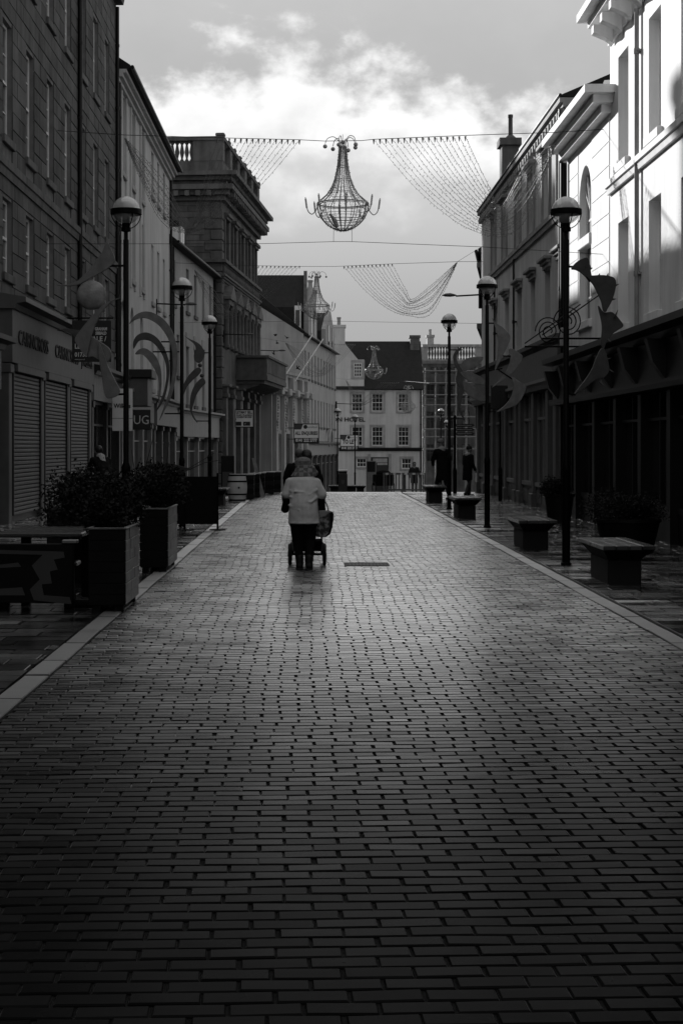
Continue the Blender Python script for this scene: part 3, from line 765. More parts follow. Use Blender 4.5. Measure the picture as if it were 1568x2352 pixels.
b.chimney(ur, cs - .1, cs + .9, -2.0, -1.0, 11.5, ZV(660, 139), 1, 'trim', .9, .24)
b.shopfront(.4, b.L - .4, b.zb, .9, 1.7, 'shop', 7, 'shop_l', .3)
ar = MB().tube([(b.L * .32 + 1.5 * math.cos(q), .35, 1.6 + 1.5 * math.sin(q)) for q in (math.pi * k / 14 for k in range(15))], .12, 6)
b.part('entrance_arch', ar, M['trim'], smooth=True)
b6 = b

# ---- end of the street: the hotel
b = Bld('hotel', 'pale three-storey hotel with sash windows and steep dark roof closing the street', (XU(969, 155), 155.0), (-3.0, 155.0))
YE = 155.0
def wE(u0, u1, v0, v1, nx, ny, **k):
    return b.win(b.s(u1), b.s(u0), ZV(v1, YE), ZV(v0, YE), nx, ny, 'frame', .15, sill='trim', **k)
for u0, u1 in ((808, 832), (854, 879), (914, 939)):
    wE(u0, u1, 904, 945, 3, 4); wE(u0, u1, 980, 1024, 3, 4)
wE(811, 832, 832, 866, 3, 4, pane='glass')
wE(819, 841, 1053, 1073, 3, 2); wE(922, 944, 1053, 1077, 3, 2)
b.shell(ZV(896, YE), 9, M['render'])
for a in list(b.op):                                         # raised margins round the windows
    x0, x1, z0, z1 = a
    b.part('window_margin', MB().box(x0 - .22, x0 - .02, -.005, .03, z0 - .18, z1 + .2).box(x1 + .02, x1 + .22, -.005, .03, z0 - .18, z1 + .2).box(x0 - .02, x1 + .02, -.005, .03, z1 + .02, z1 + .2), M['trim'])
xr = b.s(836)
hr = MB().prism_yz([(.25, ZV(895, YE)), (.25, ZV(893, YE)), (-4.5, ZV(777, YE)), (-9.2, ZV(893, YE)), (-9.2, ZV(895, YE))], -.15, b.L); rf = b.part('roof', hr, M['slate'])
gl = MB().prism_xz([(b.s(836), ZV(896, YE)), (b.s(836), ZV(826, YE)), (b.s(822), ZV(826, YE)), (b.s(793), ZV(790, YE)), (b.s(755), ZV(765, YE)), (b.s(740), ZV(896, YE))], -5, .004)
# the wall-head gable left of the roof has a real window opening built in front of it
b.part('wall_head_gable', gl, M['render'])
g = b.part('gable_window', MB().box(b.s(830), b.s(813), .006, .05, ZV(865, YE), ZV(834, YE)), M['glass'])
fr = MB(); a0, a1, c0, c1 = b.s(830), b.s(813), ZV(865, YE), ZV(834, YE)
for k in range(4): x = a0 + (a1 - a0 - .05) * k / 3; fr.box(x, x + .05, .05, .07, c0, c1)
for k in range(5): z = c0 + (c1 - c0 - .05) * k / 4; fr.box(a0, a1, .05, .068, z, z + .05)
b.part('window_frame', fr, M['frame'], g)
b.part('window_margin', MB().box(a0 - .2, a0, .005, .04, c0 - .2, c1 + .2).box(a1, a1 + .2, .005, .04, c0 - .2, c1 + .2).box(a0, a1, .005, .04, c1, c1 + .2).box(a0, a1, .005, .06, c0 - .2, c0), M['trim'], g)
b.chimney(rf, b.s(793), b.s(764), -3.2, -1.6, ZV(800, YE), ZV(743, YE), 3, 'render', .75, .2)
b.chimney(rf, b.s(969), b.s(947), -5.4, -3.6, ZV(800, YE), ZV(764, YE), 0, 'stone_d')
b.band(ZV(1036, YE), ZV(1028, YE), .22, 'black', name='ledge')
for u0, u1 in ((845, 851), (892, 898)):
    b.part('pilaster', MB().cbox(b.s(u1), b.s(u0), 0, .14, b.zb, ZV(1042, YE), .02), M['trim'])
d = b.part('entrance_door', MB().box(b.s(892), b.s(851), .004, .06, b.zb, ZV(1050, YE)), M['shop_d']); b.part('door_sign', MB().box(b.s(889), b.s(866), .06, .1, ZV(1068, YE), ZV(1063, YE)), M['trim'], d)
b.part('door_pane', MB().box(b.s(889), b.s(856), .06, .075, ZV(1062, YE), ZV(1053, YE)), M['trim'], d)
text('SALUTATION HOTEL', .56, M['ink'], b.root, (b.s(766), .03, ZV(964, YE) - b.zb), (R(90), 0, R(180)), .02, width=144 * YE / F, bold=.012)
b.pipe(b.s(966), b.zb, ZV(896, YE), .07)

# ---- end right: stone hall under scaffolding
b = Bld('scaffolded_hall', 'stone hall with roof balustrade behind scaffolding right of the hotel', (XU(1140, 165), 165.0), (XU(969.5, 165), 165.0))
YS = 165.0
for u in (988, 1015, 1042, 1069):
    for v0, v1 in ((880, 915), (945, 985), (1020, 1060)): b.win(b.s(u + 9), b.s(u - 9), ZV(v1, YS), ZV(v0, YS), 2, 2, 'frame_d', .2, sill='trim_d')
b.shell(ZV(835, YS), 10, M['stone_d'])
b.slab_cornice(ZV(835, YS), ZV(826, YS), .35, 5, 'trim')
for u in (972, 1040, 1100): b.part('parapet_pier', MB().box(b.s(u) - .45, b.s(u) + .45, -.5, .1, ZV(826, YS), ZV(797, YS)), M['trim'])
b.part('coping', MB().box(0, b.L, -.55, .2, ZV(797, YS), ZV(791, YS)), M['trim'])
for k in range(26): inst('baluster', bl, b.root, (b.L * (k + .5) / 26, -.2, ZV(826, YS) - b.zb), (0, 0, 0), (1.3, 1.3, 1.62))
text('SANDEMAN', 1.0, M['ink'], b.root, (b.s(1040), .04, ZV(851, YS) - b.zb), (R(90), 0, R(180)), .02, width=4.6)
b.chimney(b.root, b.s(1000), b.s(985), -4, -2.6, ZV(800, YS) - b.zb, ZV(765, YS) - b.zb, 2, 'trim')
sc = empty('scaffolding', (XU(975, 163), 163.0, zg(163)), 0, 'steel tube scaffolding with plank lifts in front of the stone hall', 'scaffolding')
w = XU(1090, 163) - XU(972, 163)
for k in range(6):
    for yy in (0, 1.2): MB().tube([(w * k / 5, yy - .6, -.5), (w * k / 5, yy - .6, ZV(845, 163) - zg(163))], .05, 6).build('standard', M['steel'], sc)
for v in (852, 880, 907, 930, 957, 985, 1003, 1030):
    z = ZV(v, 163) - zg(163)
    MB().tube([(-.3, -.65, z), (w + .3, -.65, z)], .05, 6).build('ledger', M['steel'], sc)
    MB().box(-.2, w + .2, -.6, .6, z - .12, z - .07).build('plank_lift', M['wood'], sc)

# ---- right far: dark building beyond the grey one
b = Bld('dark_building', 'dark narrow building with bracketed eaves just beyond the grey rendered building', (6.55, 60.5), (11.2, 96.0))
for k in range(8):
    for z0, z1 in ((3.6, 5.6), (6.4, 8.2)): x = 2 + k * 4.2; b.win(x, x + 1.1, z0, z1, 2, 2, 'frame_d', .2, sill='trim_d')
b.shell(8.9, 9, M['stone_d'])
rf = b.roof(8.9, 9, 38, over=.3)
for z in (8.2, 5.9, 3.2): b.band(z, z + .35, .35, 'trim_d')
b.shopfront(.4, b.L - .4, b.zb, 2.3, 3.1, 'shop_d', 6, 'shop', .4)
# ---- right 2: long grey rendered building with bracketed eave
b = Bld('grey_building', 'long grey rendered building with hooded windows and bracketed eave right of the street', (6.2, 39.25), (6.2, 58.8))
for Y0 in (39.35, 41.9, 44.85, 47.75, 51.1, 54.2):
    x = Y0 - 39.25 if Y0 > 39.4 else .15
    w = 1.12
    b.win(x, x + w, 7.62, 9.45, 2, 2, 'frame', .2, sill=None, pane='glass')
    h = MB().cbox(x - .16, x + w + .16, 0, .2, 9.5, 9.62, .02); h.cbox(x - .1, x + w + .1, 0, .1, 9.42, 9.51, .01)
    h.cbox(x - .14, x - .01, -.01, .06, 7.6, 9.42, .01); h.cbox(x + w + .01, x + w + .14, -.01, .06, 7.6, 9.42, .01)
    b.part('window_hood', h, M['trim'])
for Y0 in (39.6, 41.9, 44.7, 47.6, 50.7, 53.9):
    x = Y0 - 39.25; w = .95
    b.win(x, x + w, 4.55, 6.3, 2, 2, 'frame', .2, sill=None)
    h = MB().cbox(x - .2, x + w + .2, 0, .2, 6.5, 6.6, .02); h.cbox(x - .14, x + w + .14, 0, .12, 6.42, 6.5, .01); h.cbox(x - .12, x + w + .12, -.01, .06, 6.31, 6.42, .01)
    b.part('window_hood', h, M['trim'])
b.shell(9.95, 10, M['render3'])
b.band(7.3, 7.58, .12, 'trim'); b.band(4.15, 4.4, .3, 'trim_d', name='ledge')
mt = MB().cbox(-.11, .11, 0, .13, 0, .2, .02).mesh('eave_bracket', M['trim'])
for k in range(40): inst('eave_bracket', mt, b.root, (b.L * (k + .5) / 40, 0, 9.72 - b.zb))
b.slab_cornice(9.92, 10.14, .16, 4, 'trim', steps=2, endl=False, endr=False)
rf = b.roof(10.14, 10, 23, over=.1, gut=True, t=.06, gr=.045)
c = b.chimney(rf, 18.3, 19.1, -1.2, -.6, 10.2, 12.65, 0, 'stone_d')
b.part('chimney_obelisk', MB().lathe([(.27, 0), (.24, .12), (.13, .22), (.09, .25), (.085, .85), (.1, .88), (.1, .98), (.05, .99)], 6, (18.8, -.96, 12.6)), M['stone_d'], c)
b.pipe(.2, 4.5, 9.9, .07); b.pipe(9.5, 4.4, 7.3, .03); b.pipe(14.6, 4.4, 7.3, .03)
b.part('fascia_board', MB().box(0, b.L, .003, .22, 3.35, 4.14), M['shop'])
b.part('fascia_moulding', MB().prism_yz([(.003, 3.1), (.3, 3.1), (.36, 3.2), (.44, 3.26), (.44, 3.34), (.003, 3.345)], -.02, b.L), M['shop_l'])
for k, Y in enumerate((39.9, 41.2, 43.9, 46.6, 47.6, 50.2, 51.0, 53.7, 56.2, 58.4)):
    x = Y - 39.25
    b.part('pilaster', MB().cbox(x - .24, x + .24, 0, .2, .35, 3.09, .02).cbox(x - .3, x + .3, 0, .26, b.zb, .36, .02), M['shop'])
for Y0, Y1 in ((41.44, 43.66), (44.14, 46.36), (47.84, 49.96), (51.24, 53.46), (53.94, 55.96), (56.44, 58.16)):
    x0, x1 = Y0 - 39.25, Y1 - 39.25
    f = MB().box(x0, x1, .01, .16, .55, .66); 
    for q in (0, .5, 1): f.box(x0 + (x1 - x0 - .06) * q, x0 + (x1 - x0 - .06) * q + .06, .01, .1, .66, 3.05)
    f.box(x0, x1, .01, .09, 2.35, 2.42)
    w = b.part('shop_window', f, M['shop_l']); b.part('pane', MB().box(x0, x1, .03, .035, .6, 3.06), M['glass'], w)
    b.part('stall_riser', MB().box(x0, x1, .003, .1, b.zb, .55).box(x0 + .1, (x0 + x1) / 2 - .06, .1, .13, .1, .45).box((x0 + x1) / 2 + .06, x1 - .1, .1, .13, .1, .45), M['shop'])
    b.part('poster', MB().box(x0 + .25, x0 + .6, .036, .042, 1.5, 2.1), M['patch'], w)

# ---- right 1: sunlit white building with the arched window
b = Bld('white_building', 'bright sunlit white stone building with a tall arched window and projecting cornice', (6.2, 33.5), (6.2, 39.2))
def xY(Y): return Y - 33.5
ax0, ax1 = xY(35.75), xY(37.35)
b.win(ax0, ax1, 4.45, 8.0, 3, 6, 'white', .15, sill='white', arch=True, wm='white', bar=.045)
b.shell(8.55, 9, M['white'], dep=.22)
b.part('transom', MB().cbox(ax0, ax1, -.14, .05, 6.15, 6.4, .02), M['white'])
axm = (ax0 + ax1) / 2
for q in (25, 55, 90, 125, 155): b.part('fan_bar', MB().tube([(axm, -.13, 7.0), (axm + .74 * math.cos(R(q)), -.13, 7.2 + .74 * math.sin(R(q)))], .022, 5), M['white'])
b.slab_cornice(8.55, 9.05, .62, 6, 'white', x0=.05, x1=xY(39.1), steps=3, endr=False)
b.part('attic', MB().prism_xz([(0, 9.052), (b.L, 9.052), (b.L, 9.3), (b.L / 2, 9.9), (0, 9.3)], -6, -.4), M['slate'])
b.pipe(b.L - .15, 3.9, 8.5, .08, .1)
for k in range(7):                                            # ashlar joints as drafted bands at the pier
    z = 5.0 + k * .5
    b.part('ashlar_block', MB().cbox(.03, ax0 - .12, -.006, .012, z, z + .485, .006), M['white'])
    b.part('ashlar_block', MB().cbox(ax1 + .12, b.L - .32, -.006, .012, z, z + .485, .006), M['white'])
bA = b
b = Bld('white_building', 'white stone building with plain sash windows at the right edge of the picture', (6.2, 22.0), (6.2, 33.48))
def xY(Y): return Y - 22.0
for Y0 in (23.4, 26.0, 28.6, 31.55):
    x = xY(Y0)
    b.win(x, x + 1.05, 7.3, 9.5, 2, 4, 'frame', .2, sill='white'); b.win(x, x + 1.05, 4.05, 6.15, 2, 4, 'frame', .2, sill='white')
b.shell(9.95, 9, M['white'], dep=.45)
b.pipe(xY(30.4), 3.9, 9.9, .045, .07, 'trim'); b.band(6.85, 7.12, .12, 'white'); b.slab_cornice(10.25, 10.75, .6, 6, 'white', endr=True)
b.part('frieze', MB().box(0, b.L, -6, .05, 9.951, 10.25), M['white'])
mo = MB().prism_yz([(0, -.1), (.12, 0), (.4, .12), (.4, .28), (0, .28)], -.12, .12).mesh('modillion', M['white'])
for k in range(12): inst('modillion', mo, b.root, (b.L * (k + .5) / 12, .05, 9.97 - b.zb))
b.roof(10.76, 9, 34, over=.4)
dk = Bld('rear_range', 'dark slated rear range showing above the white building', (8.6, 34.0), (8.6, 39.4))
dk.shell(10.3, 6, M['render2']); rr = dk.roof(10.3, 6, 28, over=.45); dk.slab_cornice(9.9, 10.3, .35, 3, 'trim_d', steps=2)
# black shop along the white buildings
b = Bld('black_shopfront', 'black timber shopfront with ledges along the foot of the white buildings', (6.19, 22.2), (6.19, 39.0), cat='shopfront')
zf = 2.75
b.part('fascia', MB().box(0, b.L, .002, .28, zf, 3.45), M['shop_d'])
b.part('shop_cornice', MB().prism_yz([(.002, 3.45), (.34, 3.45), (.4, 3.55), (.62, 3.6), (.62, 3.72), (.002, 3.85)], -.1, b.L), M['shop_d'])
b.part('ledge', MB().prism_yz([(.002, zf - .14), (.42, zf - .14), (.46, zf - .06), (.46, zf - .002), (.002, zf - .002)], 0, b.L), M['shop_d'])
for k in range(8):
    x = b.L * k / 7.0; x = min(max(x, .2), b.L - .2)
    b.part('pilaster', MB().cbox(x - .16, x + .16, 0, .22, b.zb, zf - .15, .02), M['black'])
    b.part('console', MB().prism_yz([(.28, zf), (.5, zf + .3), (.6, 3.44), (.28, 3.44)], x - .12, x + .12), M['shop_d'])
for k in range(7):
    x0, x1 = b.L * k / 7 + .18, b.L * (k + 1) / 7 - .18
    f = MB().box(x0, x1, .01, .12, .5, .6).box((x0 + x1) / 2 - .02, (x0 + x1) / 2 + .02, .01, .1, .6, zf - .15).box(x0, x1, .01, .1, 2.1, 2.15)
    w = b.part('shop_window', f, M['black']); b.part('pane', MB().box(x0, x1, .02, .026, .5, zf - .15), M['glass'], w)
    b.part('stall_riser', MB().box(x0, x1, .003, .09, b.zb, .5), M['black'])
for Yc, wd in ((37.0, 1.5), (34.2, 2.0)):                       # scrolled iron brackets over the cornice
    pts = []
    for k in range(60):
        q = k / 59 * 5.2 * math.pi; r = .34 * (1 - k / 75); pts.append((0, .75 + r * math.cos(q) * .9, 4.28 + r * math.sin(q)))
    mb = MB().tube(pts, .014, 5).tube([(0, .02, 3.93), (0, 1.3, 3.93)], .022, 5).tube([(0, .02, 4.9), (0, 1.3, 4.0)], .014, 5)
    mb.xf(Matrix.Translation((Yc - 22.2, 0, 0))); b.part('scroll_bracket', mb, M['iron'], smooth=True)
b.part('wall_lantern', MB().cbox(38.2 - 22.2 - .1, 38.2 - 22.2 + .1, .1, .3, 4.0, 4.45, .02), M['trim'])

# ---- unseen tower added behind the left row to keep sun off the grey building
_s = Vector((-math.sin(R(SUN_AZ)), math.cos(R(SUN_AZ)))); _q = Vector((6.2, 40.4)) + _s * 62; _r = Vector((_s.y, -_s.x))
_a = _q + _r * 7.7
b = Bld('shade_tower', 'unseen square stone tower added behind the left-hand row to shade the grey building', (_a.x, _a.y), (_q.x, _q.y), cat='tower')
for z in (12, 18.6, 23.2):
    b.win(2.4, 3.4, z, z + 2.6, 1, 3, 'frame_d', .3, arch=True, wm='stone_d'); b.win(4.3, 5.3, z, z + 2.6, 1, 3, 'frame_d', .3, arch=True, wm='stone_d')
b.shell(27.6, 7.7, M['stone_d'])
for z in (10, 17, 26.4): b.slab_cornice(z, z + .3, .2, 7.9, 'trim_d', steps=1, name='string_course')
for k in range(6): b.part('merlon', MB().box(k * 1.4, k * 1.4 + .7, -.4, .1, 27.6, 28.2), M['trim_d'])

# ---- the street goes on behind the camera
for A_, B_, lb, mt_, hh_ in (((-6.6, 32.98), (-6.6, 6.0), 'grey stone row left of the camera, before the jeweller', 'stone_d', 12.5), ((-6.6, 5.98), (-6.6, -40), 'grey stone row left and behind the camera', 'stone_d', 13.5),
                       ((6.2, -5.0), (6.2, 21.98), 'rendered row right of the camera, next to the white buildings', 'render2', 11.5), ((6.2, -40), (6.2, -5.02), 'rendered row right and behind the camera', 'stone_d', 13.0), ((-8, -62.0), (8, -62.0), 'stone building closing the street behind the camera', 'stone_d', 9.5)):
    b = Bld('street_row', lb, A_, B_); n_ = int(b.L / 3.4)
    for k in range(n_):
        x = b.L * (k + .5) / n_
        for z in (4.6, 8.2): b.win(x - .55, x + .55, z, z + 2.0, 2, 4, 'frame', .2)
    b.shell(hh_, 10, M[mt_]); b.roof(hh_, 10, 35); b.shopfront(.4, b.L - .4, b.zb, 2.8, 3.6, 'shop_d', max(2, n_ // 2), 'shop', .3)
# ------------------------------------------------------------------ street lamps
LH = 5.1
def make_lamp():
    r = empty('street_lamp', (0, 0, 0))
    MB().lathe([(.075, -.05), (.075, .03), (.057, .04), (.057, 1.28), (.064, 1.3), (.064, 1.36), (.04, 1.42), (.039, 4.5), (.028, 4.51), (.028, 4.62)], 14).build('post', M['iron'], r, smooth=True)
    MB().lathe([(.03, 4.61), (.068, 4.62), (.068, 4.67), (.055, 4.68), (.06, 4.73)], 14).build('collar', M['iron'], r, smooth=True)
    c = 4.907
    MB().rings([[(.193 * math.sin(a) * math.cos(q), .193 * math.sin(a) * math.sin(q), c + .193 * math.cos(a)) for q in (2 * math.pi * k / 28 for k in range(28))] for a in (.03, .25, .5, .75, 1, 1.25, 1.5)], cap=True).build('globe_dome', M['globe_top'], r, smooth=True)
    MB().rings([[(.193 * math.sin(a) * math.cos(q), .193 * math.sin(a) * math.sin(q), c + .193 * math.cos(a)) for q in (2 * math.pi * k / 28 for k in range(28))] for a in (1.6, 1.85, 2.1, 2.35, 2.6, 2.8)], cap=False).build('globe_bowl', M['globe_low'], r, smooth=True)
    MB().rings([[(rr * math.cos(q), rr * math.sin(q), z) for q in (2 * math.pi * k / 32 for k in range(32))] for rr, z in ((.19, c - .06), (.216, c - .055), (.216, c + .015), (.19, c + .02), (.17, c - .02), (.19, c - .06))], cap=False).build('ring_band', M['iron'], r, smooth=True)
    MB().lathe([(.05, 4.72), (.05, c - .03), (.13, c - .01), (.12, c + .05), (.06, c + .11), (.02, c + .12)], 16).build('lamp_holder', M['plastic'], r, smooth=True)
    for q in (0, 90):
        a = R(q + 8); g = MB().tube([(.222 * math.cos(t) * math.cos(a), .222 * math.cos(t) * math.sin(a), c - .03 + .222 * math.sin(t)) for t in (math.pi + math.pi * k / 16 for k in range(17))], .007, 5)
        g.build('guard_wire', M['iron'], r, smooth=True)
    return r
lamp0 = make_lamp(); lamps = {}
LAMPS = [(XU(290, 22.3), 22.3, 'black globe street lamp beside the leafy planters, nearest on the left'),
         (XU(418, 33.0), 33.0, 'black globe street lamp carrying three metal crescents on the left'),
         (XU(482, 42.6), 42.6, 'black globe street lamp carrying the hook-shaped sculpture with small balls'),
         (XU(1299, 22.3), 22.3, 'black globe street lamp in front of the sunlit white building'),
         (XU(1118, 32.7), 32.7, 'black globe street lamp with thin metal wings before the grey building'),
         (XU(1031, 42.0), 42.0, 'black globe street lamp carrying the leafy metal frond on the right'),
         (XU(775, 96), 96.0, 'small far globe lamp by the gabled row, left of the hotel name'),
         (XU(815, 103), 103.0, 'small far globe lamp standing before the hotel name'),
         (XU(1012, 96), 96.0, 'small far globe lamp before the scaffolded hall, left one'),
         (XU(1025, 110), 110.0, 'small far globe lamp before the scaffolded hall, right and lower one')]
for i, (x, y, lb) in enumerate(LAMPS):
    o = lamp0 if i == 0 else copy_tree(lamp0)
    o.location = (x, y, zg(y)); o.rotation_euler[2] = random.uniform(0, 1.2); tag(o, lb, 'street lamp', 'globe street lamps')

# ------------------------------------------------------------------ metal sculptures hung on the lamps (outlines in photo pixels, hung at the lamp's own distance)
def sculpture(name, label, lx, Y, shapes, brackets, scl, off, extras=()):
    """shapes: list of (part name, outline in crop pixels, depth offset, material)"""
    root = empty(name, (lx, Y, 0), 0, label, 'sculpture', 'metal sculptures on the lamp posts')
    def W(p): u, v = off[0] + scl * p[0], off[1] + scl * p[1]; return (XU(u, Y) - lx, ZV(v, Y))
    for nm, pts, dy, m in shapes:
        o = [(p.x, p.y) for p in spline([W(p) + (0,) for p in pts], 5)]
        me = MB().prism_xz(o, dy - .025, dy + .025).build(nm, M[m], root)
        bev = me.modifiers.new('b', 'BEVEL'); bev.width = .006; bev.segments = 1; bev.limit_method = 'ANGLE'
    for (x0, y0), (x1, y1) in brackets:
        a, c = W((x0, y0)), W((x1, y1)); MB().tube([(a[0], 0, a[1]), (c[0], 0, c[1])], .016, 6).build('bracket', M['iron'], root)
    for ex in extras: ex(root, W)
    return root
def ball(x, y, r, m='art', flat=.35):
    def f(root, W):
        c = W((x, y)); rr = abs(W((x + r, y))[0] - c[0])
        MB().ball((c[0], 0, c[1]), rr, 20, 12, (1, flat, 1)).build('disc', M[m], root, smooth=True)
    return f
def spikes(lst, m='art_d'):
    def f(root, W):
        for x0, y0, x1, y1 in lst:
            a, c = W((x0, y0)), W((x1, y1)); MB().tube([(a[0], -.01, a[1]), (c[0], -.05, c[1])], [.02, .002], 5).build('spike', M[m], root)
    return f
c2 = (.2, (100.3, 539.0))
Lp = [l[:2] for l in LAMPS]
sculpture('metal_sculpture', 'grey sheet metal leaf and disc sculpture on the nearest left lamp', Lp[0][0], Lp[0][1], [
    ('leaf', [(150, 578), (280, 572), (370, 545), (450, 480), (540, 390), (620, 280), (680, 190), (722, 80), (770, 150), (822, 300), (740, 385), (640, 450), (520, 510), (400, 575), (270, 592)], 0, 'art'),
    ('leaf', [(890, 727), (800, 755), (710, 800), (620, 880), (520, 990), (440, 1090), (370, 1200), (410, 1290), (500, 1400), (530, 1290), (560, 1160), (610, 1020), (680, 890), (770, 790)], -.05, 'art'),
    ('leaf', [(150, 1100), (260, 1078), (370, 1090), (440, 1110), (420, 1230), (360, 1180), (300, 1130), (220, 1100)], .05, 'art_d'),
    ('leaf', [(520, 1170), (620, 1210), (760, 1310), (765, 1420), (700, 1480), (620, 1430), (560, 1400), (500, 1390)], .03, 'art'),
    ('leaf', [(645, 1250), (700, 1380), (750, 1520), (830, 1680), (880, 1790), (850, 1850), (740, 1880), (700, 1800), (680, 1660), (650, 1480), (635, 1350)], -.03, 'art')],
    [((950, 355), (720, 360)), ((940, 1830), (830, 1835))], c2[0], c2[1], [ball(552, 695, 170, 'disc')])
sculpture('metal_sculpture', 'three nested grey metal crescents hung on the second left lamp', Lp[1][0], Lp[1][1], [
    ('crescent', [(985, 1025), (1040, 940), (1110, 895), (1190, 882), (1290, 910), (1390, 980), (1470, 1090), (1520, 1230), (1540, 1400), (1525, 1600), (1480, 1820), (1410, 1980), (1330, 2135), (1390, 1960), (1440, 1800), (1480, 1600), (1485, 1420), (1460, 1270), (1400, 1140), (1320, 1040), (1230, 980), (1150, 958), (1060, 975)], 0, 'art'),
    ('crescent', [(1035, 1310), (1030, 1230), (1070, 1160), (1140, 1125), (1210, 1128), (1300, 1180), (1380, 1290), (1430, 1420), (1445, 1560), (1420, 1760), (1370, 1920), (1290, 2030), (1350, 1890), (1395, 1740), (1410, 1560), (1385, 1430), (1320, 1310), (1240, 1230), (1160, 1208), (1090, 1225)], .03, 'art_d'),
    ('crescent', [(1052, 1372), (1090, 1320), (1150, 1302), (1210, 1325), (1290, 1400), (1340, 1520), (1355, 1660), (1345, 1800), (1315, 1925), (1322, 1780), (1315, 1650), (1270, 1540), (1200, 1440), (1130, 1375)], .05, 'art')],
    [((1560, 1230), (1350, 1230)), ((1560, 1345), (1255, 1345)), ((1580, 2055), (1390, 2055))], c2[0], c2[1])
c5 = (.16, (376.2, 658.3))
sculpture('metal_sculpture', 'small hooked grey metal sculpture with two little balls on the third left lamp', Lp[2][0], Lp[2][1], [
    ('drop', [(290, 700), (370, 750), (460, 790), (530, 840), (575, 905), (588, 910), (580, 1010), (545, 1075), (495, 1095), (445, 1060), (435, 980), (460, 900), (440, 830), (370, 770)], 0, 'art_d'),
    ('swoosh', [(500, 1160), (540, 1200), (500, 1270), (410, 1350), (330, 1450), (280, 1570), (270, 1500), (290, 1400), (350, 1290), (430, 1200)], 0, 'art_d'),
    ('swoosh', [(560, 1310), (600, 1380), (540, 1450), (470, 1560), (430, 1690), (410, 1800), (490, 1960), (420, 1880), (378, 1760), (380, 1620), (410, 1490), (470, 1380)], 0, 'art_d')],
    [((640, 950), (580, 950)), ((640, 1930), (470, 1930))], c5[0], c5[1], [ball(520, 1130, 30, 'art_d', .9), ball(548, 1278, 30, 'art_d', .9)])
c3 = (.16, (1216.4, 539.2))
sculpture('metal_sculpture', 'dark spiky metal thistle sculpture on the nearest right lamp', Lp[3][0], Lp[3][1], [
    ('petal', [(590, 490), (650, 405), (730, 355), (815, 333), (855, 420), (870, 540), (880, 600), (860, 680), (790, 600), (720, 540), (650, 505)], 0, 'art_d'),
    ('petal', [(800, 595), (900, 590), (1040, 585), (1180, 615), (1222, 690), (1205, 820), (1160, 960), (1100, 1070), (1080, 1110), (1040, 1090), (1010, 960), (960, 850), (900, 730), (840, 650)], -.04, 'art_d'),
    ('petal', [(980, 1020), (1060, 1110), (1180, 1110), (1290, 1220), (1340, 1310), (1260, 1370), (1180, 1430), (1090, 1560), (1060, 1640), (1020, 1560), (1035, 1300)], .03, 'art_d'),
    ('petal', [(1010, 1640), (1070, 1660), (1110, 1800), (1130, 1950), (1060, 2050), (960, 2070), (850, 2150), (740, 2230), (630, 2290), (700, 2190), (800, 2060), (880, 1930), (940, 1780)], -.02, 'art_d')],
    [((520, 457), (720, 462)), ((520, 2270), (650, 2295))], c3[0], c3[1],
    [spikes([(985, 590, 990, 560), (1108, 600, 1112, 552), (1210, 735, 1268, 712), (1170, 930, 1225, 925), (860, 488, 890, 480), (790, 450, 800, 470), (1090, 1020, 1075, 1070), (1210, 1190, 1250, 1080), (1110, 1500, 1150, 1550), (1010, 640, 1000, 620), (1085, 1800, 1160, 1770), (1120, 1930, 1200, 1985), (1000, 2110, 1050, 2170), (780, 2230, 760, 2270)])])
cr = (.24, (965.6, 564.3))
sculpture('metal_sculpture', 'three pale thin metal wings hung on the second right lamp', Lp[4][0], Lp[4][1], [
    ('wing', [(685, 695), (720, 740), (790, 790), (855, 870), (830, 960), (780, 1060), (720, 1180), (705, 1200), (730, 1060), (740, 900), (715, 790)], 0, 'art'),
    ('wing', [(850, 980), (960, 1040), (970, 1080), (930, 1160), (850, 1240), (760, 1310), (680, 1358), (750, 1290), (820, 1200), (855, 1100)], .03, 'art'),
    ('wing', [(872, 1260), (940, 1300), (1003, 1345), (985, 1430), (920, 1520), (830, 1560), (720, 1595), (800, 1530), (860, 1450), (885, 1350)], 0, 'art')],
    [((625, 742), (700, 742)), ((780, 1055), (860, 1058)), ((650, 1195), (780, 1175)), ((640, 1588), (740, 1588)), ((740, 1185), (880, 1280))], cr[0], cr[1])
sculpture('metal_sculpture', 'grey metal frond with four pointed leaves on the third right lamp', Lp[5][0], Lp[5][1], [
    ('stem', [(400, 970), (350, 990), (310, 1050), (320, 1130), (350, 1200), (335, 1290), (370, 1370), (345, 1480), (370, 1590), (430, 1690), (385, 1560), (375, 1470), (410, 1380), (400, 1290), (400, 1200), (350, 1110), (350, 1040)], 0, 'art_d'),
    ('leaf', [(370, 1200), (400, 1110), (470, 1070), (595, 1065), (560, 1130), (480, 1180)], .02, 'art'),
    ('leaf', [(380, 1210), (480, 1215), (560, 1250), (630, 1300), (620, 1335), (520, 1320), (420, 1270)], -.02, 'art'),
    ('leaf', [(380, 1300), (470, 1320), (560, 1390), (610, 1450), (620, 1490), (520, 1470), (430, 1400)], .02, 'art'),
    ('leaf', [(350, 1420), (375, 1370), (410, 1390), (395, 1450), (375, 1560), (360, 1560), (345, 1500)], -.02, 'art_d')],
    [((270, 997), (400, 997)), ((270, 1655), (400, 1655))], cr[0], cr[1])

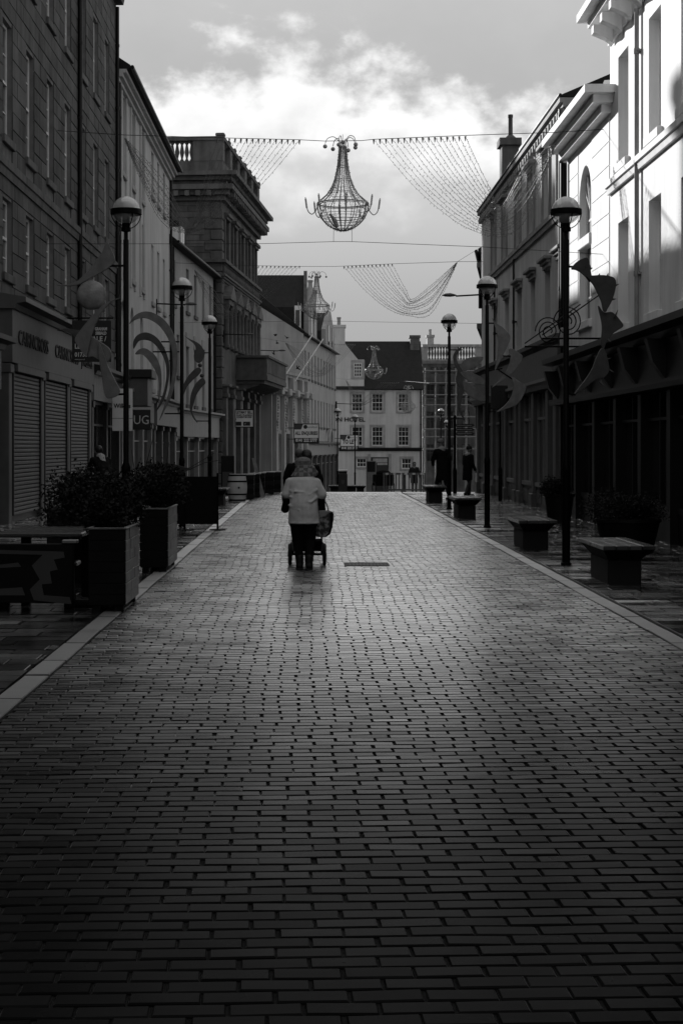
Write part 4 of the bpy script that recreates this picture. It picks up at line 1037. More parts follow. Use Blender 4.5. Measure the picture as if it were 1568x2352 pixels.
# ------------------------------------------------------------------ wall-mounted street lights
def wall_light(label, p, dx, z):
    r = empty('wall_street_light', p, 0, label, 'street light', 'wall-mounted street lights')
    sg = 1 if dx > 0 else -1
    MB().cbox(-.07, .07, -.1, .1, -.45, .25, .02).build('bracket_box', M['iron'], r)
    MB().tube([(0, 0, .05), (dx * .72, 0, .0)], .03, 8).build('arm', M['iron'], r)
    h = MB().rings([[(dx * .72 + sg * t * .5, .13 * w * math.cos(q), .02 + (.09 if math.sin(q) > 0 else .05) * w * math.sin(q)) for q in (2 * math.pi * k / 12 for k in range(12))] for t, w in ((-.05, .25), (.1, .6), (.4, 1), (.75, .85), (1, .2))])
    h.build('lamp_head', M['art_d'], r, smooth=True)
for lb, u, v, Y, dx in (('street light on a long arm from the cream rendered wall', 358, 700, 68.7, 1.75), ('street light on a short arm reaching left from the grey building', 1103, 680, 58.6, -1.25),
                        ('street light on an arm before the columns of the dark classical block', 512, 769, 91.4, 1.75), ('street light on an arm at the corner below the white gable', 592, 806, 108, 1.9),
                        ('far street light on an arm at the corner next to the hotel', 772, 928, 149.5, 2.0)):
    p = P(u, v, Y); wall_light(lb, p, dx, p.z)

# ------------------------------------------------------------------ benches
def make_bench():
    r = empty('bench', (0, 0, 0)); L = 1.75
    MB().cbox(-.2, .2, -.6, .6, -.05, .30, .015).build('pedestal', M['ped'], r)
    MB().rings([[(-.2, -.6, .30), (.2, -.6, .30), (.2, .6, .30), (-.2, .6, .30)], [(-.29, -.8, .42), (.29, -.8, .42), (.29, .8, .42), (-.29, .8, .42)]]).build('flared_cap', M['ped'], r)
    me = MB().cbox(-.07, .07, -L / 2, L / 2, 0, .055, .008).mesh('seat_slat', M['seat'])
    for k in range(4): inst('seat_slat', me, r, (-.2325 + .155 * k, 0, .422 + random.uniform(0, .003)))
    return r
bench0 = make_bench()
BENCH = [(3.72, 19.75, 'timber-topped stone bench cut by the right edge of the picture'), (3.56, 26.2, 'timber-topped stone bench between the first and second right lamps'),
         (3.52, 37.1, 'timber-topped stone bench just beyond the second right lamp'), (3.62, 47.6, 'timber-topped stone bench beside the leaning man'),
         (-2.66, 37.3, 'timber-topped stone bench behind the second left lamp'), (-2.62, 45.0, 'timber-topped stone bench close to the pale barrel'),
         (XU(767, 92), 92.6, 'far flared bench at the crest, left of the litter bin'), (XU(806, 92), 92.6, 'far flared bench at the crest, first right of the litter bin'), (XU(828, 92), 93, 'far flared bench at the crest, second right of the litter bin')]
for i, (x, y, lb) in enumerate(BENCH):
    o = bench0 if i == 0 else copy_tree(bench0)
    o.location = (x, y, zg(y)); tag(o, lb, 'bench', 'stone benches with timber tops')

# ------------------------------------------------------------------ planters and plants
def leaves(mb, c, rx, ry, rz, n, size, rnd, shell=.5):
    for _ in range(n):
        a, t = rnd.uniform(0, 2 * math.pi), math.acos(rnd.uniform(-.75, 1)); r = shell + (1 - shell) * rnd.random() ** .6
        bump = 1 + .3 * math.sin(3 * a + 2 * t) * math.sin(5 * t + a)
        p = Vector((c[0] + rx * r * bump * math.sin(t) * math.cos(a), c[1] + ry * r * bump * math.sin(t) * math.sin(a), c[2] + rz * r * bump * math.cos(t)))
        d = Vector((rnd.gauss(0, 1), rnd.gauss(0, 1), rnd.gauss(.5, 1))).normalized(); s = size * rnd.uniform(.6, 1.5)
        x = d.orthogonal().normalized() * s * .35; q = d * s
        mb.add([p, p + q * .5 + x, p + q, p + q * .5 - x], [(0, 1, 2, 3)])
def shrub(name, label, c, rx, ry, rz, n=2600, size=.05, seed=1, twigs=(), group='shrubs in the planters'):
    rnd = random.Random(seed); r = empty(name, c, 0, label, 'shrub', group)
    mb = MB()
    for k in range(7):
        q = Vector((rnd.uniform(-.55, .55) * rx, rnd.uniform(-.7, .7) * ry, rnd.uniform(.25, .6) * rz)); f = rnd.uniform(.4, .62)
        leaves(mb, q, rx * f * 1.2, ry * f, rz * f, n // 7, size, rnd)
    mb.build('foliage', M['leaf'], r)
    st = MB()
    for k in range(9):
        a = rnd.uniform(0, 6.28); st.tube([(0, 0, -.1), (.3 * rx * math.cos(a), .3 * ry * math.sin(a), .3 * rz), (.7 * rx * math.cos(a), .7 * ry * math.sin(a), .75 * rz)], [.012, .009, .004], 5)
    for t in twigs: st.tube(t, [.012 - .009 * k / (len(t) - 1) for k in range(len(t))], 5)
    st.build('stems', M['twig'], r)
    return r
def tall_planter(label, xr, y0, y1, w=.37, h=.82):
    r = empty('planter_box', (xr - w / 2, (y0 + y1) / 2, 0), 0, label, 'planter', 'tall timber planters by the roadway'); d = y1 - y0
    MB().box(-w / 2 + .02, w / 2 - .02, -d / 2 + .02, d / 2 - .02, .06, h - .05).build('box', M['wood_d'], r)
    n = 7; hh = (h - .07) / n; rnd = random.Random(int(y0))
    for k in range(n):                                        # boards on the road side, split in uneven lengths
        a = -d / 2; 
        while a < d / 2 - .05:
            l = min(rnd.uniform(.3, .5), d / 2 - a)
            if d / 2 - a - l < .15: l = d / 2 - a
            o = MB().cbox(w / 2 - .021, w / 2 + rnd.uniform(0, .006), a + .003, a + l - .003, .07 + k * hh + .002, .07 + (k + 1) * hh - .002, .003).build('side_board', M['wood'], r); a += l
        MB().cbox(-w / 2, w / 2, -d / 2, -d / 2 + .021, .07 + k * hh + .002, .07 + (k + 1) * hh - .002, .003).build('end_board', M['wood_d'], r)
    MB().box(-w / 2 + .001, w / 2 - .022, -d / 2 + .022, d / 2, h - .049, h - .04).build('soil', M['soil'], r)
    rim = MB().cbox(-w / 2 - .01, w / 2 + .012, -d / 2 - .012, -d / 2 + .03, h - .0005, h + .02, .005).cbox(w / 2 - .03, w / 2 + .012, -d / 2 + .031, d / 2, h - .0005, h + .02, .005).cbox(-w / 2 - .01, -w / 2 + .02, -d / 2 + .031, d / 2, h - .0005, h + .02, .005)
    rim.build('rim', M['wood'], r)
    for sx in (-1, 1):
        for sy in (-1, 1): MB().box(sx * (w / 2 - .07) - .04, sx * (w / 2 - .07) + .04, sy * (d / 2 - .08) - .05, sy * (d / 2 - .08) + .05, 0, .07).build('foot', M['wood_d'], r)
    return r
tall_planter('tall dark timber planter with weathered boards, nearest on the left', -1.835, 15.95, 17.15)
tall_planter('tall dark timber planter standing just behind the nearest one on the left', -1.866, 21.0, 22.4)
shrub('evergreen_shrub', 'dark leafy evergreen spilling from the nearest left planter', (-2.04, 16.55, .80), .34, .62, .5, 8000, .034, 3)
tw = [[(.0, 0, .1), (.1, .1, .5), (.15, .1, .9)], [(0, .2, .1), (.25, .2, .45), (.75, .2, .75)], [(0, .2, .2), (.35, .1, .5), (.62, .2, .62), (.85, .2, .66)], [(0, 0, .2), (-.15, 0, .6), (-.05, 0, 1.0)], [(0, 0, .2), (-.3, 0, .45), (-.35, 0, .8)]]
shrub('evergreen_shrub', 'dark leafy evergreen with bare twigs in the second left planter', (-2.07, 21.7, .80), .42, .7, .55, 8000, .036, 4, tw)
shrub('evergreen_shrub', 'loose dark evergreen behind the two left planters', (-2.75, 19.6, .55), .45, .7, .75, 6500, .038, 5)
MB().lathe([(.2, 0), (.26, .5), (.28, .52), (.28, .56), (.24, .56), (.2, .5)], 18, (-2.75, 19.6, 0)).build('plant_tub', M['black'], smooth=True)
tag(bpy.data.objects['plant_tub'], 'round black tub behind the two left planters', 'planter')
shrub('evergreen_shrub', 'small round clipped shrub in front of the roller shutter', (XU(160, 26), 26, .62), .3, .3, .42, 1800, .04, 6)
MB().cbox(XU(112, 26), XU(195, 26), 25.8, 26.3, 0, .66, .03).build('trough', M['black']); tag(bpy.data.objects['trough'], 'long black planting trough in front of the roller shutter', 'planter')
def tub(label, x, y, r0, r1, h):
    t = empty('round_planter', (x, y, 0), 0, label, 'planter')
    MB().lathe([(r0, 0), (r1, h - .06), (r1 + .03, h - .05), (r1 + .03, h), (r1 - .03, h), (r1 - .04, h - .04)], 20).build('tub', M['black'], t, smooth=True)
    MB().lathe([(r1 - .03, h - .05), (.01, h - .03)], 20, cap=True).build('soil', M['soil'], t)
tub('tapered black round planter beside the right-hand shop window', XU(1283, 34.5), 34.5, .24, .31, .62)
shrub('evergreen_shrub', 'dark shrub in the round planter before the right-hand shop window', (XU(1283, 34.5), 34.5, .58), .36, .36, .36, 4000, .036, 8)
tub('wide black planter behind the nearest right bench', XU(1440, 25.5), 25.5, .4, .5, .5)
shrub('evergreen_shrub', 'low dark shrub behind the nearest right bench', (XU(1440, 25.5), 25.5, .48), .55, .5, .42, 5000, .036, 9)

# ------------------------------------------------------------------ picnic table with painted sides at the left edge
t = empty('picnic_bench', (-2.62, 16.4, 0), 0, 'black picnic bench with grey zigzag painted on its end at the left edge', 'bench')
MB().cbox(-.62, .25, .25, 1.6, .70, .75, .012).build('table_top', M['seat'], t)
MB().cbox(-.60, .24, -.05, .28, .42, .47, .012).build('seat', M['seat'], t)
MB().cbox(-.62, .22, -.12, -.06, .06, .66, .01).build('end_panel', M['wood_d'], t)
MB().cbox(.1, .26, -.13, -.02, .661, .70, .008).build('arm_cap', M['steel'], t)
zz = [(-.62, .60), (.12, .58), (.13, .52), (.02, .50), (.06, .40), (-.02, .38), (0, .26), (-.1, .25), (-.08, .14), (.18, .12), (.2, .05), (-.18, .09), (-.22, .2), (-.12, .3), (-.2, .44), (-.09, .55), (-.62, .56)]
MB().prism_xz([(x, z + .0) for x, z in zz], -.128, -.121).build('painted_zigzag', M['sign_g'], t)
MB().prism_xz([(-.6, .44), (-.34, .47), (-.31, .43), (-.6, .41)], -.128, -.121).build('painted_stroke', M['sign_g'], t)
MB().prism_xz([(-.6, .2), (-.3, .22), (-.27, .14), (-.6, .14)], -.128, -.121).build('painted_stroke', M['sign_g'], t)
for x in (-.5, .16):
    MB().cbox(x - .05, x + .05, -.04, .06, 0, .42, .01).build('leg', M['wood_d'], t); MB().cbox(x - .05, x + .05, 1.2, 1.3, 0, .70, .01).build('leg', M['wood_d'], t)
MB().cbox(.1, .5, .1, .22, 0, .07, .02).build('foot', M['wood_d'], t)

# ------------------------------------------------------------------ cafe furniture by the far left kerb
r = empty('barrel', (XU(545, 47.6), 47.6, 0), 0, 'pale painted wine barrel with dark hoops on the left pavement', 'barrel')
MB().lathe([(.24, 0), (.255, .1), (.285, .28), (.295, .42), (.285, .56), (.255, .74), (.24, .82), (.2, .82), (.2, .78)], 20).build('staves', M['barrel'], r, smooth=True)
for z, rr in ((.03, .25), (.2, .277), (.58, .288), (.76, .256)):
    MB().lathe([(rr + .004, z), (rr + .008, z + .005), (rr + .008, z + .04), (rr + .004, z + .045)], 20, cap=False).build('hoop', M['iron'], r, smooth=True)
MB().lathe([(.235, .80), (.01, .81)], 20).build('lid', M['wood_d'], r)
MB().ball((.06, -.29, .42), .03, 8, 5).build('bung', M['iron'], r)
CB = [(XU(571, 49.6), 49.8, .36, 'dark slatted cafe planter right beside the pale barrel'), (XU(584, 51.2), 51.4, .36, 'dark slatted cafe planter, second from the pale barrel'), (XU(596, 52.8), 53, .36, 'dark slatted cafe planter, third from the pale barrel'),
      (XU(618, 55), 55, .36, 'dark slatted cafe planter, fourth from the pale barrel'), (XU(633, 56.6), 56.6, .4, 'dark slatted cafe planter, farthest from the pale barrel')]
for x, y, w, lb in CB:
    q = empty('cafe_planter', (x, y, zg(y)), 0, lb, 'planter', 'dark cafe planters along the left kerb')
    MB().box(-w / 2 + .02, w / 2 - .02, -.48, .48, .03, .74).build('box', M['wood_d'], q)
    for k in range(5): MB().cbox(-w / 2, w / 2, -.5, -.481, .04 + k * .148, .175 + k * .148, .006).build('slat', M['wood_d'] if k % 2 else M['black'], q)
    MB().cbox(-w / 2 - .02, w / 2 + .02, -.52, .5, .745, .78, .008).build('rim', M['wood'], q)
q = empty('leaning_board', (XU(606, 52.2), 52.2, 0), 0, 'narrow timber board leaning against the cafe planters', 'board')
MB().add([(-.10, .0, 0), (.04, .0, 0), (-.3, .28, 1.25), (-.4, .28, 1.25), (-.10, .06, 0), (.04, .06, 0), (-.3, .33, 1.25), (-.4, .33, 1.25)], [(0, 1, 2, 3), (7, 6, 5, 4), (0, 4, 5, 1), (1, 5, 6, 2), (2, 6, 7, 3), (3, 7, 4, 0)]).build('board', M['wood'], q)
q = empty('menu_board', (XU(523, 49.5), 49.5, 0), 0, 'black standing board behind the pale barrel', 'board')
MB().cbox(-.2, .2, -.03, .03, .12, 1.35, .015).build('panel', M['black'], q); MB().cbox(-.22, -.17, -.2, .2, 0, .12, .01).build('foot', M['black'], q); MB().cbox(.17, .22, -.2, .2, 0, .12, .01).build('foot', M['black'], q)
MB().box(-.16, .16, -.036, -.031, .2, .85).build('poster', M['sign_g'], q)
q = empty('windbreak', (XU(440, 31.5), 31.5, 0), 0, 'black cafe windbreak panel on the left pavement', 'windbreak')
MB().box(-.75, .5, -.015, .015, .12, 1.05).build('panel', M['cloth_k'], q)
for x in (-.76, -.13, .51): MB().tube([(x, 0, .02), (x, 0, 1.12)], .02, 8).build('post', M['iron'], q); MB().lathe([(.16, 0), (.16, .02), (.03, .03)], 14, (x, 0, 0)).build('base', M['iron'], q)
q = empty('cafe_table', (XU(372, 30), 30, 0), 0, 'black cafe table with a folded parasol top behind the left planters', 'table')
MB().cbox(-.35, .35, -.35, .35, .98, 1.02, .015).build('table_top', M['seat'], q); MB().tube([(0, 0, 0), (0, 0, 1.0)], .03, 8).build('stem', M['iron'], q); MB().lathe([(.25, 0), (.25, .03), (.04, .05)], 16).build('base', M['iron'], q)
MB().rings([[(-.5, -.3, 1.22), (.6, -.3, 1.2), (.6, .3, 1.2), (-.5, .3, 1.22)], [(-.2, -.05, 1.32), (.2, -.05, 1.32), (.2, .05, 1.32), (-.2, .05, 1.32)]]).build('canopy', M['cloth_k'], q); MB().tube([(0, 0, 1.0), (0, 0, 1.3)], .02, 6).build('canopy_pole', M['iron'], q)

# ------------------------------------------------------------------ litter bin, posts, fingerpost, barriers, drain
r = empty('litter_bin', (XU(787, 88), 88, zg(88)), 0, 'dark litter bin with a pale lid at the crest of the street', 'bin'); r.scale = (1.5, 1.5, 1.75)
MB().cbox(-.165, .165, -.165, .165, 0, .62, .02).build('body', M['shop_d'], r); MB().cbox(-.175, .175, -.175, .175, .68, .74, .02).build('lid', M['white'], r)
MB().box(-.15, .15, -.12, .15, .62, .68).build('opening', M['black'], r); MB().prism_xz([(-.06, .42), (.06, .42), (.05, .33), (0, .27), (-.05, .33)], -.172, -.166).build('crest', M['sign_g'], r)
r = empty('sign_post', (XU(1148, 48), 48, 0), 0, 'slim black post with a square hanging sign before the grey building', 'sign post')
MB().lathe([(.06, 0), (.06, .95), (.035, 1.02), (.03, 3.25), (.04, 3.27)], 12).build('post', M['iron'], r, smooth=True); MB().cbox(-.28, .22, -.03, .03, 2.75, 3.45, .01).build('sign_panel', M['shop_d'], r)
r = empty('fingerpost', (XU(1044, 57), 57, zg(57)), 0, 'black fingerpost with three pointing blades beyond the right lamps', 'sign post')
MB().lathe([(.07, 0), (.07, .8), (.045, .9), (.045, 2.6), (.06, 2.62), (.06, 2.7), (.02, 2.76)], 12).build('post', M['iron'], r, smooth=True)
for k, z in enumerate((2.35, 2.2, 2.05)):
    MB().prism_xz([(.05, z), (.62, z), (.7, z + .05), (.62, z + .1), (.05, z + .1)], -.015, .015).build('finger_blade', M['shop_d'], r)
    MB().box(.08, .6, -.0175, -.0155, z + .045, z + .06).build('lettering', M['ink_w'], r)
for k, (u, lb) in enumerate(((905, 'grey plastic roadwork barrier in front of the hotel door, left one'), (950, 'grey plastic roadwork barrier in front of the hotel, right one'))):
    Y = 84.0; r = empty('roadwork_barrier', (XU(u, Y), Y, zg(Y)), R(-12 if k else 20), lb, 'barrier', 'roadwork barriers before the hotel')
    w = .62
    MB().box(-w, w, -.03, .03, .95, 1.05).box(-w, w, -.03, .03, .12, .2).box(-w, -w + .08, -.03, .03, .2, .95).box(w - .08, w, -.03, .03, .2, .95).build('frame', M['plastic'], r)
    for i in range(3): MB().box(-w + .12 + i * .42, -w + .28 + i * .42, -.032, -.0305, .955, 1.045).build('reflector', M['sign_w'], r)
    for i in range(6): MB().box(-w + .16 + i * .18, -w + .2 + i * .18, -.02, .02, .2, .95).build('bar', M['plastic'], r)
    for x in (-w + .1, w - .1): MB().cbox(x - .06, x + .06, -.25, .25, 0, .11, .02).build('foot', M['rubber'], r)
r = empty('handcart', (XU(880, 86), 86, zg(86)), R(15), 'dark loaded handcart by the hotel door', 'cart')
MB().cbox(-.5, .5, -.35, .35, .4, 1.0, .04).build('body', M['cloth_k'], r); MB().ball((0, 0, 1.05), .42, 12, 7, (1, .8, .45)).build('load', M['cloth_k'], r, smooth=True)
for x in (-.52, .52): MB().tube([(x, .3 * math.cos(q), .3 + .3 * math.sin(q)) for q in (2 * math.pi * k / 16 for k in range(16))], .03, 6, True).build('wheel', M['rubber'], r)
r = empty('information_totem', (XU(852, 110), 110, zg(110)), 0, 'grey information totem before the hotel wall', 'totem')
MB().cbox(-.33, .33, -.1, .1, 0, 2.3, .02).build('body', M['plastic'], r); MB().box(-.28, .28, -.106, -.101, 1.55, 2.25).build('panel', M['black'], r)
r = empty('drain_grating', (XU(841, 22.4), 22.4, 0), 0, 'rectangular iron drain grating set in the bricks right of the woman', 'drain')
fr = MB().box(-.31, .31, -.31, -.27, -.01, .008).box(-.31, .31, .27, .31, -.01, .008).box(-.31, -.27, -.27, .27, -.01, .008).box(.27, .31, -.27, .27, -.01, .008); fr.build('frame', M['iron'], r)
MB().box(-.27, .27, -.27, .27, -.01, .0025).build('pit', M['black'], r)
for k in range(11): MB().box(-.262 + k * .0485, -.238 + k * .0485, -.27, .27, .0026, .0085).build('bar', M['iron'], r)
# ------------------------------------------------------------------ people
def capsule(mb, p0, p1, r0, r1, n=12):
    p0, p1 = Vector(p0), Vector(p1); d = (p1 - p0)
    t = d.normalized() if d.length > 1e-6 else Vector((0, 0, 1))
    x = t.orthogonal().normalized(); y = t.cross(x)
    rs = []
    for a in (-80, -50, -20): rs.append((p0 + t * r0 * math.sin(R(a)), r0 * math.cos(R(a))))
    for a in (20, 50, 80): rs.append((p1 + t * r1 * math.sin(R(a)), r1 * math.cos(R(a))))
    mb.rings([[c + (x * math.cos(q) + y * math.sin(q)) * r for q in (2 * math.pi * k / n for k in range(n))] for c, r in rs])
def blob(name, shapes, m, parent, voxel=.011, smooth=4, fold=0):
    """one continuous surface grown over tapered limbs and rounded masses"""
    mb = MB()
    for s in shapes:
        if s[0] == 'e': mb.ball(s[1], 1, 16, 10, s[2])
        elif s[0] == 'l': mb.rings([[(c[0] + rx * math.cos(q), c[1] + ry * math.sin(q), c[2]) for q in (2 * math.pi * k / 20 for k in range(20))] for c, rx, ry in s[1]])
        else: capsule(mb, *s)
    o = mb.build(name, M[m] if isinstance(m, str) else m, parent)
    r = o.modifiers.new('r', 'REMESH'); r.mode = 'VOXEL'; r.voxel_size = voxel; r.use_smooth_shade = True
    s = o.modifiers.new('s', 'SMOOTH'); s.iterations = smooth; s.factor = .5
    if fold:
        tx = bpy.data.textures.new('folds', 'CLOUDS'); tx.noise_scale = .15; tx.noise_depth = 1
        d = o.modifiers.new('f', 'DISPLACE'); d.texture = tx; d.strength = fold; d.mid_level = .5; d.texture_coords = 'LOCAL'
    return o
def hand(sh, w, d, k=1.0, curl=.6, side=1):
    """palm and five fingers growing from wrist w along d, curled"""
    w = Vector(w); d = Vector(d).normalized(); sidev = d.cross(Vector((0, 1, 0))); sidev = sidev.normalized() if sidev.length > .1 else Vector((1, 0, 0)); up = sidev.cross(d)
    sh.append((w, w + d * .06 * k, .026 * k, .03 * k))
    for i, l in enumerate((.06, .072, .076, .068)):
        b0 = w + d * .07 * k + up * (.03 - .02 * i) * k; b1 = b0 + d * l * .5 * k; b2 = b1 + (d * (1 - curl) + sidev * curl * side).normalized() * l * .55 * k
        sh.append((b0, b1, .0095 * k, .009 * k)); sh.append((b1, b2, .009 * k, .0075 * k))
    t0 = w + d * .03 * k + up * .028 * k; sh.append((t0, t0 + (d * .7 + up * .7).normalized() * .055 * k, .011 * k, .009 * k))
def headshape(sh, c, k=1.0, f=(0, 1, 0)):
    c = Vector(c); f = Vector(f).normalized(); s = Vector((f.y, -f.x, 0)).normalized()
    sh.append(('e', tuple(c + Vector((0, 0, .02)) * k), (.078 * k, .092 * k, .1 * k)))
    sh.append((tuple(c + f * .03 * k + Vector((0, 0, -.045)) * k), tuple(c + f * .05 * k + Vector((0, 0, -.085)) * k), .055 * k, .035 * k))
    sh.append((tuple(c + f * .09 * k + Vector((0, 0, .015)) * k), tuple(c + f * .108 * k + Vector((0, 0, -.025)) * k), .010 * k, .014 * k))
    sh.append((tuple(c + f * .083 * k - s * .02 * k + Vector((0, 0, -.062)) * k), tuple(c + f * .083 * k + s * .02 * k + Vector((0, 0, -.062)) * k), .009 * k, .009 * k))
    for q in (-1, 1): sh.append(('e', tuple(c + s * q * .08 * k), (.014 * k, .022 * k, .032 * k)))
def eyes(root, c, k, f=(0, 1, 0)):
    c = Vector(c); f = Vector(f).normalized(); s = Vector((f.y, -f.x, 0))
    for q in (-1, 1): p = c + f * .082 * k + s * q * .032 * k + Vector((0, 0, .02)) * k; MB().ball(p, .012 * k, 8, 6).build('eye', M['ink'], root, smooth=True)
def person(label, x, y, rz, h=1.7, lean=0., stride=.12, arms=None, coat='cloth_k', legs='cloth_g', hair='hair', hat=None, coatlen=.36, head_f=(0, 1, 0), hairlong=False, seed=0):
    """a standing or walking figure facing its local +Y"""
    root = empty('person', (x, y, zg(y)), rz, label, 'person'); k = h / 1.7
    hip = Vector((0, 0, .92 * k)); ch = Vector((0, math.sin(lean) * .48 * k, hip.z + math.cos(lean) * .48 * k))
    hd = ch + Vector((0, math.sin(lean) * .16 * k + .03 * k, .20 * k * math.cos(lean)))
    fl, fr = Vector((-.09 * k, stride * k, .08 * k)), Vector((.09 * k, -stride * k, .08 * k))
    knl, knr = Vector((-.095 * k, stride * .75 * k + .03, .49 * k)), Vector((.095 * k, -stride * .3 * k + .05, .49 * k))
    if arms is None: arms = (((-.27, .02, 1.14), (-.27, .12, .90)), ((.27, .0, 1.14), (.27, .08, .88)))
    shl, shr = ch + Vector((-.19 * k, 0, -.04 * k)), ch + Vector((.19 * k, 0, -.04 * k))
    el, wl = (Vector(p) * k for p in arms[0]); er, wr = (Vector(p) * k for p in arms[1])
    body = [(hip, ch, .13 * k, .13 * k), (ch, hd, .06 * k, .05 * k)]
    for a, b_, c_ in ((Vector((-.09 * k, 0, .9 * k)), knl, fl), (Vector((.09 * k, 0, .9 * k)), knr, fr)): body += [(a, b_, .08 * k, .055 * k), (b_, c_, .052 * k, .036 * k)]
    for a, b_, c_, s_ in ((shl, el, wl, 1), (shr, er, wr, -1)):
        body += [(a, b_, .05 * k, .04 * k), (b_, c_, .038 * k, .027 * k)]; hand(body, c_, c_ - b_, k, .5, s_)
    headshape(body, hd, k, head_f)
    blob('body', body, 'skin', root, .0085, 2); eyes(root, hd, k, head_f)
    cl = [('l', [(tuple(hip + Vector((0, -.01, -.92 * k + (1.54 - .62 - coatlen + .0) * k))), .2 * k, .16 * k), (tuple(hip), .19 * k, .15 * k), (tuple(hip + (ch - hip) * .5), .185 * k, .145 * k), (tuple(hip + (ch - hip) * .85), .205 * k, .14 * k), (tuple(ch + Vector((0, 0, .03 * k))), .15 * k, .11 * k), (tuple(ch + Vector((0, .02, .085 * k))), .075 * k, .075 * k)]),
          (shl, el, .085 * k, .068 * k), (el, wl, .065 * k, .052 * k), (shr, er, .085 * k, .068 * k), (er, wr, .065 * k, .052 * k)]
    blob('coat', cl, coat, root, .014, 4, .03)
    blob('trousers', [(hip, Vector((-.09 * k, 0, .86 * k)), .14 * k, .1 * k), (Vector((-.09 * k, 0, .86 * k)), knl, .098 * k, .075 * k), (knl, fl, .072 * k, .058 * k), (hip, Vector((.09 * k, 0, .86 * k)), .14 * k, .1 * k), (Vector((.09 * k, 0, .86 * k)), knr, .098 * k, .075 * k), (knr, fr, .072 * k, .058 * k)], legs, root, .014, 3, .015)
    for f_ in (fl, fr):
        blob('shoe', [(f_ + Vector((0, -.03, -.035)), f_ + Vector((0, .17 * k, -.045)), .045, .036), (f_ + Vector((0, -.02, .02)), f_ + Vector((0, -.02, -.03)), .05, .05)], 'rubber', root, .011, 2)
    f = Vector(head_f).normalized()
    if hat: blob('hat', [('e', tuple(hd + Vector((0, 0, .06 * k)) - f * .008), (.098 * k, .108 * k, .088 * k)), ('l', [(tuple(hd + Vector((0, 0, .035 * k))), .1 * k, .11 * k), (tuple(hd + Vector((0, 0, .075 * k))), .1 * k, .11 * k)])], hat, root, .009, 2)
    else:
        hs = [('e', tuple(hd + Vector((0, 0, .045 * k)) - f * .025 * k), (.092 * k, .098 * k, .1 * k))]
        if hairlong: hs = [('e', tuple(hd + Vector((0, 0, .04 * k)) - f * .03 * k), (.105 * k, .11 * k, .11 * k))]; hs += [(hd - f * .06 * k, hd - f * .07 * k + Vector((0, 0, -.2 * k)), .1 * k, .09 * k)]
        blob('hair', hs, hair, root, .009, 2)
    return root

